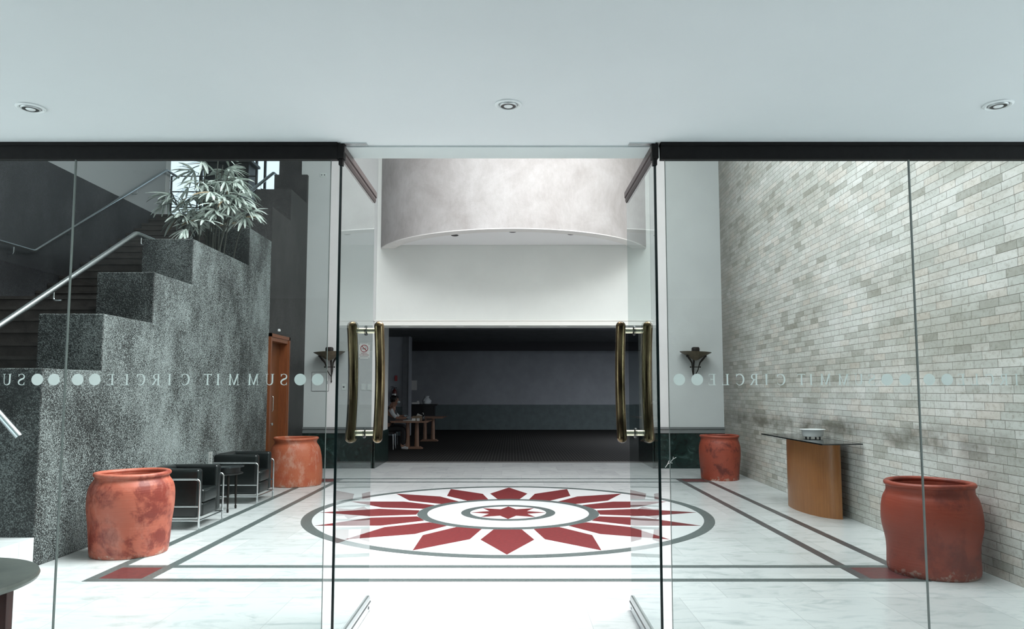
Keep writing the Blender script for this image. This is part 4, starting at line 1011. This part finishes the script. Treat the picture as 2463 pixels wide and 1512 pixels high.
# ------------------------------------------------------------------ people
def skinned(name, joints, edges, root, mat, parent, sub=2):
    """joints: list of (x,y,z,rx,ry)"""
    me = bpy.data.meshes.new(name); me.from_pydata([j[:3] for j in joints], edges, []); me.update()
    o = bpy.data.objects.new(name, me); COL.objects.link(o); o.parent = parent
    md = o.modifiers.new('skin','SKIN'); md.use_smooth_shade = True
    sv = me.skin_vertices[0].data if me.skin_vertices else None
    if sv is None:
        bm = bmesh.new(); bm.from_mesh(me); bm.verts.layers.skin.verify(); bm.to_mesh(me); bm.free(); sv = me.skin_vertices[0].data
    for i, j in enumerate(joints):
        sv[i].radius = (j[3], j[4]); sv[i].use_root = (i == root); sv[i].use_loose = False
    s = o.modifiers.new('sub','SUBSURF'); s.levels = sub; s.render_levels = sub
    me.materials.append(mat); return o
def seated_person(label, loc, rot, lean=.18, top='shirt', sleeve='shirt', mask=True, bun=True):
    """local: facing +x, hips at origin height .50; arms forward onto a table"""
    p = thing('person', label, 'person', loc, rot)
    L_ = lean
    J = [(0,0,.56,.15,.13),(L_*.35,0,.74,.125,.145),(L_*.75,0,.95,.12,.165),(L_,0,1.09,.09,.15),(L_+.03,0,1.16,.052,.055),(L_+.06,0,1.22,.052,.055),
         (L_+.10,0,1.285,.078,.068),(L_+.115,0,1.355,.085,.072),(L_+.11,0,1.41,.06,.055)]
    E = [(0,1),(1,2),(2,3),(3,4),(4,5),(5,6),(6,7),(7,8)]
    for s in (1,-1):
        k = len(J)
        J += [(L_-.01,s*.17,1.08,.055,.055),(L_+.05,s*.21,.96,.045,.045),(L_+.16,s*.22,.86,.038,.038),(L_+.32,s*.19,.85,.032,.032),(L_+.42,s*.15,.87,.024,.030)]
        E += [(3,k),(k,k+1),(k+1,k+2),(k+2,k+3),(k+3,k+4)]
        k = len(J)
        J += [(.06,s*.09,.53,.09,.09),(.28,s*.10,.55,.075,.075),(.46,s*.11,.54,.058,.058),(.47,s*.11,.32,.048,.048),(.44,s*.11,.09,.036,.036),(.50,s*.12,.045,.034,.04),(.60,s*.13,.035,.026,.038)]
        E += [(0,k)] + [(k+i,k+i+1) for i in range(6)]
    skinned('body', J, E, 0, M['skin'], p)
    # clothing, a little larger than the body
    g = 1.12
    Jt = [(a,b_,c,d_*g,e*g) for a,b_,c,d_,e in J[:4]]; Et = [(0,1),(1,2),(2,3)]
    Jt.append((L_+.02,0,1.125,.07,.075)); Et.append((3,4))
    skinned('vest' if top=='vest' else 'shirt', Jt, Et, 0, M[top], p)
    for s in (1,-1):
        skinned('sleeve', [(L_-.03,s*.12,1.075,.075,.075),(L_-.01,s*.175,1.07,.066,.066),(L_+.05,s*.212,.96,.058,.058),(L_+.15,s*.222,.868,.052,.052)], [(0,1),(1,2),(2,3)], 0, M[sleeve], p)
        skinned('trouser_leg', [(.0,s*.07,.54,.115,.11),(.10,s*.09,.54,.105,.10),(.28,s*.10,.56,.088,.088),(.475,s*.11,.55,.07,.07),(.485,s*.11,.32,.062,.062),(.46,s*.11,.11,.055,.055)], [(0,1),(1,2),(2,3),(3,4),(4,5)], 0, M['trousers'], p)
        skinned('shoe', [(.43,s*.11,.05,.045,.045),(.52,s*.12,.042,.04,.045),(.63,s*.13,.032,.028,.042)], [(0,1),(1,2)], 0, M['shoe'], p)
        hx, hy, hz = L_+.42, s*.15, .87
        for q in range(4):
            oy = hy + (q-1.5)*.019; ln = (.075,.085,.08,.062)[q]
            skinned('finger', [(hx-.005,oy,hz,.010,.010),(hx+ln*.45,oy,hz+.006,.009,.009),(hx+ln*.8,oy,hz-.012,.008,.008),(hx+ln,oy,hz-.03,.006,.006)], [(0,1),(1,2),(2,3)], 0, M['mask'], p, 1)
        skinned('thumb', [(hx-.03,hy-s*.02,hz,.011,.011),(hx+.01,hy-s*.045,hz-.01,.010,.010),(hx+.035,hy-s*.048,hz-.02,.008,.008)], [(0,1),(1,2)], 0, M['mask'], p, 1)
    hb = MB(); hb.lathe([(.004,-.085),(.06,-.07),(.088,-.02),(.094,.03),(.08,.075),(.045,.10),(.004,.108)], cx=L_+.085, cy=0, cz=1.365, n=24)
    for v in hb.bm.verts:
        if v.co.x > L_+.135 and v.co.z < 1.41: v.co.x = L_+.135 - (v.co.x-L_-.135)*.2
        if v.co.x > L_+.1: v.co.z = max(v.co.z, 1.335)
    if bun: hb.lathe([(.004,-.04),(.035,-.025),(.045,0),(.035,.025),(.004,.04)], cx=L_-.02, cy=0, cz=1.32, n=16)
    hb.build('hair', M['hair'], p, True)
    MB().tube([(L_+.185,0,1.335),(L_+.208,0,1.318),(L_+.19,0,1.308)], [.008,.013,.008], 8).build('nose', M['skin'], p, True)
    m_ = MB()
    for s in (1,-1): m_.lathe([(.001,-.008),(.008,-.005),(.010,0),(.008,.005),(.001,.008)], cx=L_+.182, cy=s*.03, cz=1.36, n=10)
    m_.build('eyes', M['black_print'], p, True)
    m_ = MB()
    for s in (1,-1): m_.tube([(L_+.095,s*.078,1.325),(L_+.085,s*.086,1.35),(L_+.095,s*.082,1.375)], [.006,.011,.008], 8)
    m_.build('ears', M['skin'], p, True)
    if mask:
        m_ = MB(); m_.rbox(L_+.12,L_+.21,-.055,.055,1.255,1.325,.03,3); m_.build('face_mask', M['mask'], p, True)
    return p
def stool_chair(loc, rot, label):
    t = thing('banquet_chair', label, 'chair', loc, rot, 'chairs at the ballroom tables')
    MB().rbox(-.21,.21,-.21,.21,.42,.475,.02,3).build('seat', M['fabric_dark'], t, True)
    MB().rbox(-.25,-.21,-.2,.2,.55,.90,.015,3).build('backrest', M['fabric_dark'], t, True)
    for sx in (-.19,.19):
        for sy in (-.19,.19): MB().tube([(sx,sy,.42),(sx*1.05,sy*1.05,0)], .011, 8).build('leg', M['steel'], t, True)
    for sy in (-.18,.18): MB().tube([(-.19,sy,.44),(-.235,sy,.88)], .011, 8).build('back_post', M['steel'], t, True)
stool_chair((-3.44,20.25,0), 0, 'dark chair under the masked person at the nearer table')
seated_person('person in white shirt and pale face mask, seated bent over papers at the table', (-3.47,20.25,0), 0, .16, top='vest')
stool_chair((-3.62,21.7,0), 0, 'dark chair under the second seated person behind')
seated_person('second person, dark haired, seated behind the masked person and mostly hidden', (-3.66,21.7,0), 0, .05, top='vest', sleeve='vest', mask=False, bun=False)

# ------------------------------------------------------------------ light
world = bpy.data.worlds.new('daylight'); sc.world = world; world.use_nodes = True
wn = world.node_tree.nodes; wl = world.node_tree.links
bg = wn['Background']; bg.inputs[0].default_value = (.80,.90,1.0,1); bg.inputs[1].default_value = 1.9
def area(name, loc, sx, sy, rot, power, col):
    l = bpy.data.lights.new(name, 'AREA'); l.shape='RECTANGLE'; l.size=sx; l.size_y=sy; l.energy=power; l.color=col
    o = bpy.data.objects.new(name, l); COL.objects.link(o); o.location=loc; o.rotation_euler=rot; return o
area('skylight', ((SX0+SX1)/2,(SY0+SY1)/2,ROOF+.05), SX1-SX0, SY1-SY0, (0,0,0), 840, (1,1,1))
area('side_fill', (4.0,9.0,7.75), 5.0, 1.3, (PI/2,0,PI/2), 150, (1,1,1))  # added fill high on the right, no window there; brightens the stair wall
area('vestibule_fill', (-5.98,2.4,1.4), 2.9, 2.6, (PI/2,0,-PI/2), 82, (.85,1,1))  # unseen fill added on the left to brighten the vestibule ceiling
area('vestibule_fill', (5.58,2.4,1.4), 2.9, 2.6, (PI/2,0,PI/2), 70, (.85,1,1))  # matching unseen fill added on the right
area('ballroom_fill', (5.5,23,3.5), 1.2, 1.2, (0,0,0), 330, (.9,.95,1))  # unseen fill added off to the side to lift the dark room
sl = bpy.data.lights.new('sun', 'SUN'); sl.energy = 11; sl.angle = math.radians(44); sl.color = (1,1,1)
so = bpy.data.objects.new('sun', sl); COL.objects.link(so)
so.rotation_euler = Vector((-.52,-.15,-.84)).to_track_quat('-Z','Y').to_euler()

# ------------------------------------------------------------------ camera
cam = bpy.data.cameras.new('camera'); co = bpy.data.objects.new('camera', cam); COL.objects.link(co)
co.location = (0,0,1.6); co.rotation_euler = (PI/2 + math.atan(141.5/1750), 0, 0)
cam.sensor_fit = 'HORIZONTAL'; cam.sensor_width = 36; cam.lens = 1750/2463*36; cam.shift_y = 42/2463
cam.clip_end = 200
sc.camera = co
sc.view_settings.view_transform = 'Standard'; sc.view_settings.look = 'None'; sc.view_settings.exposure = .1; sc.view_settings.gamma = 1
sc.view_settings.use_curve_mapping = False
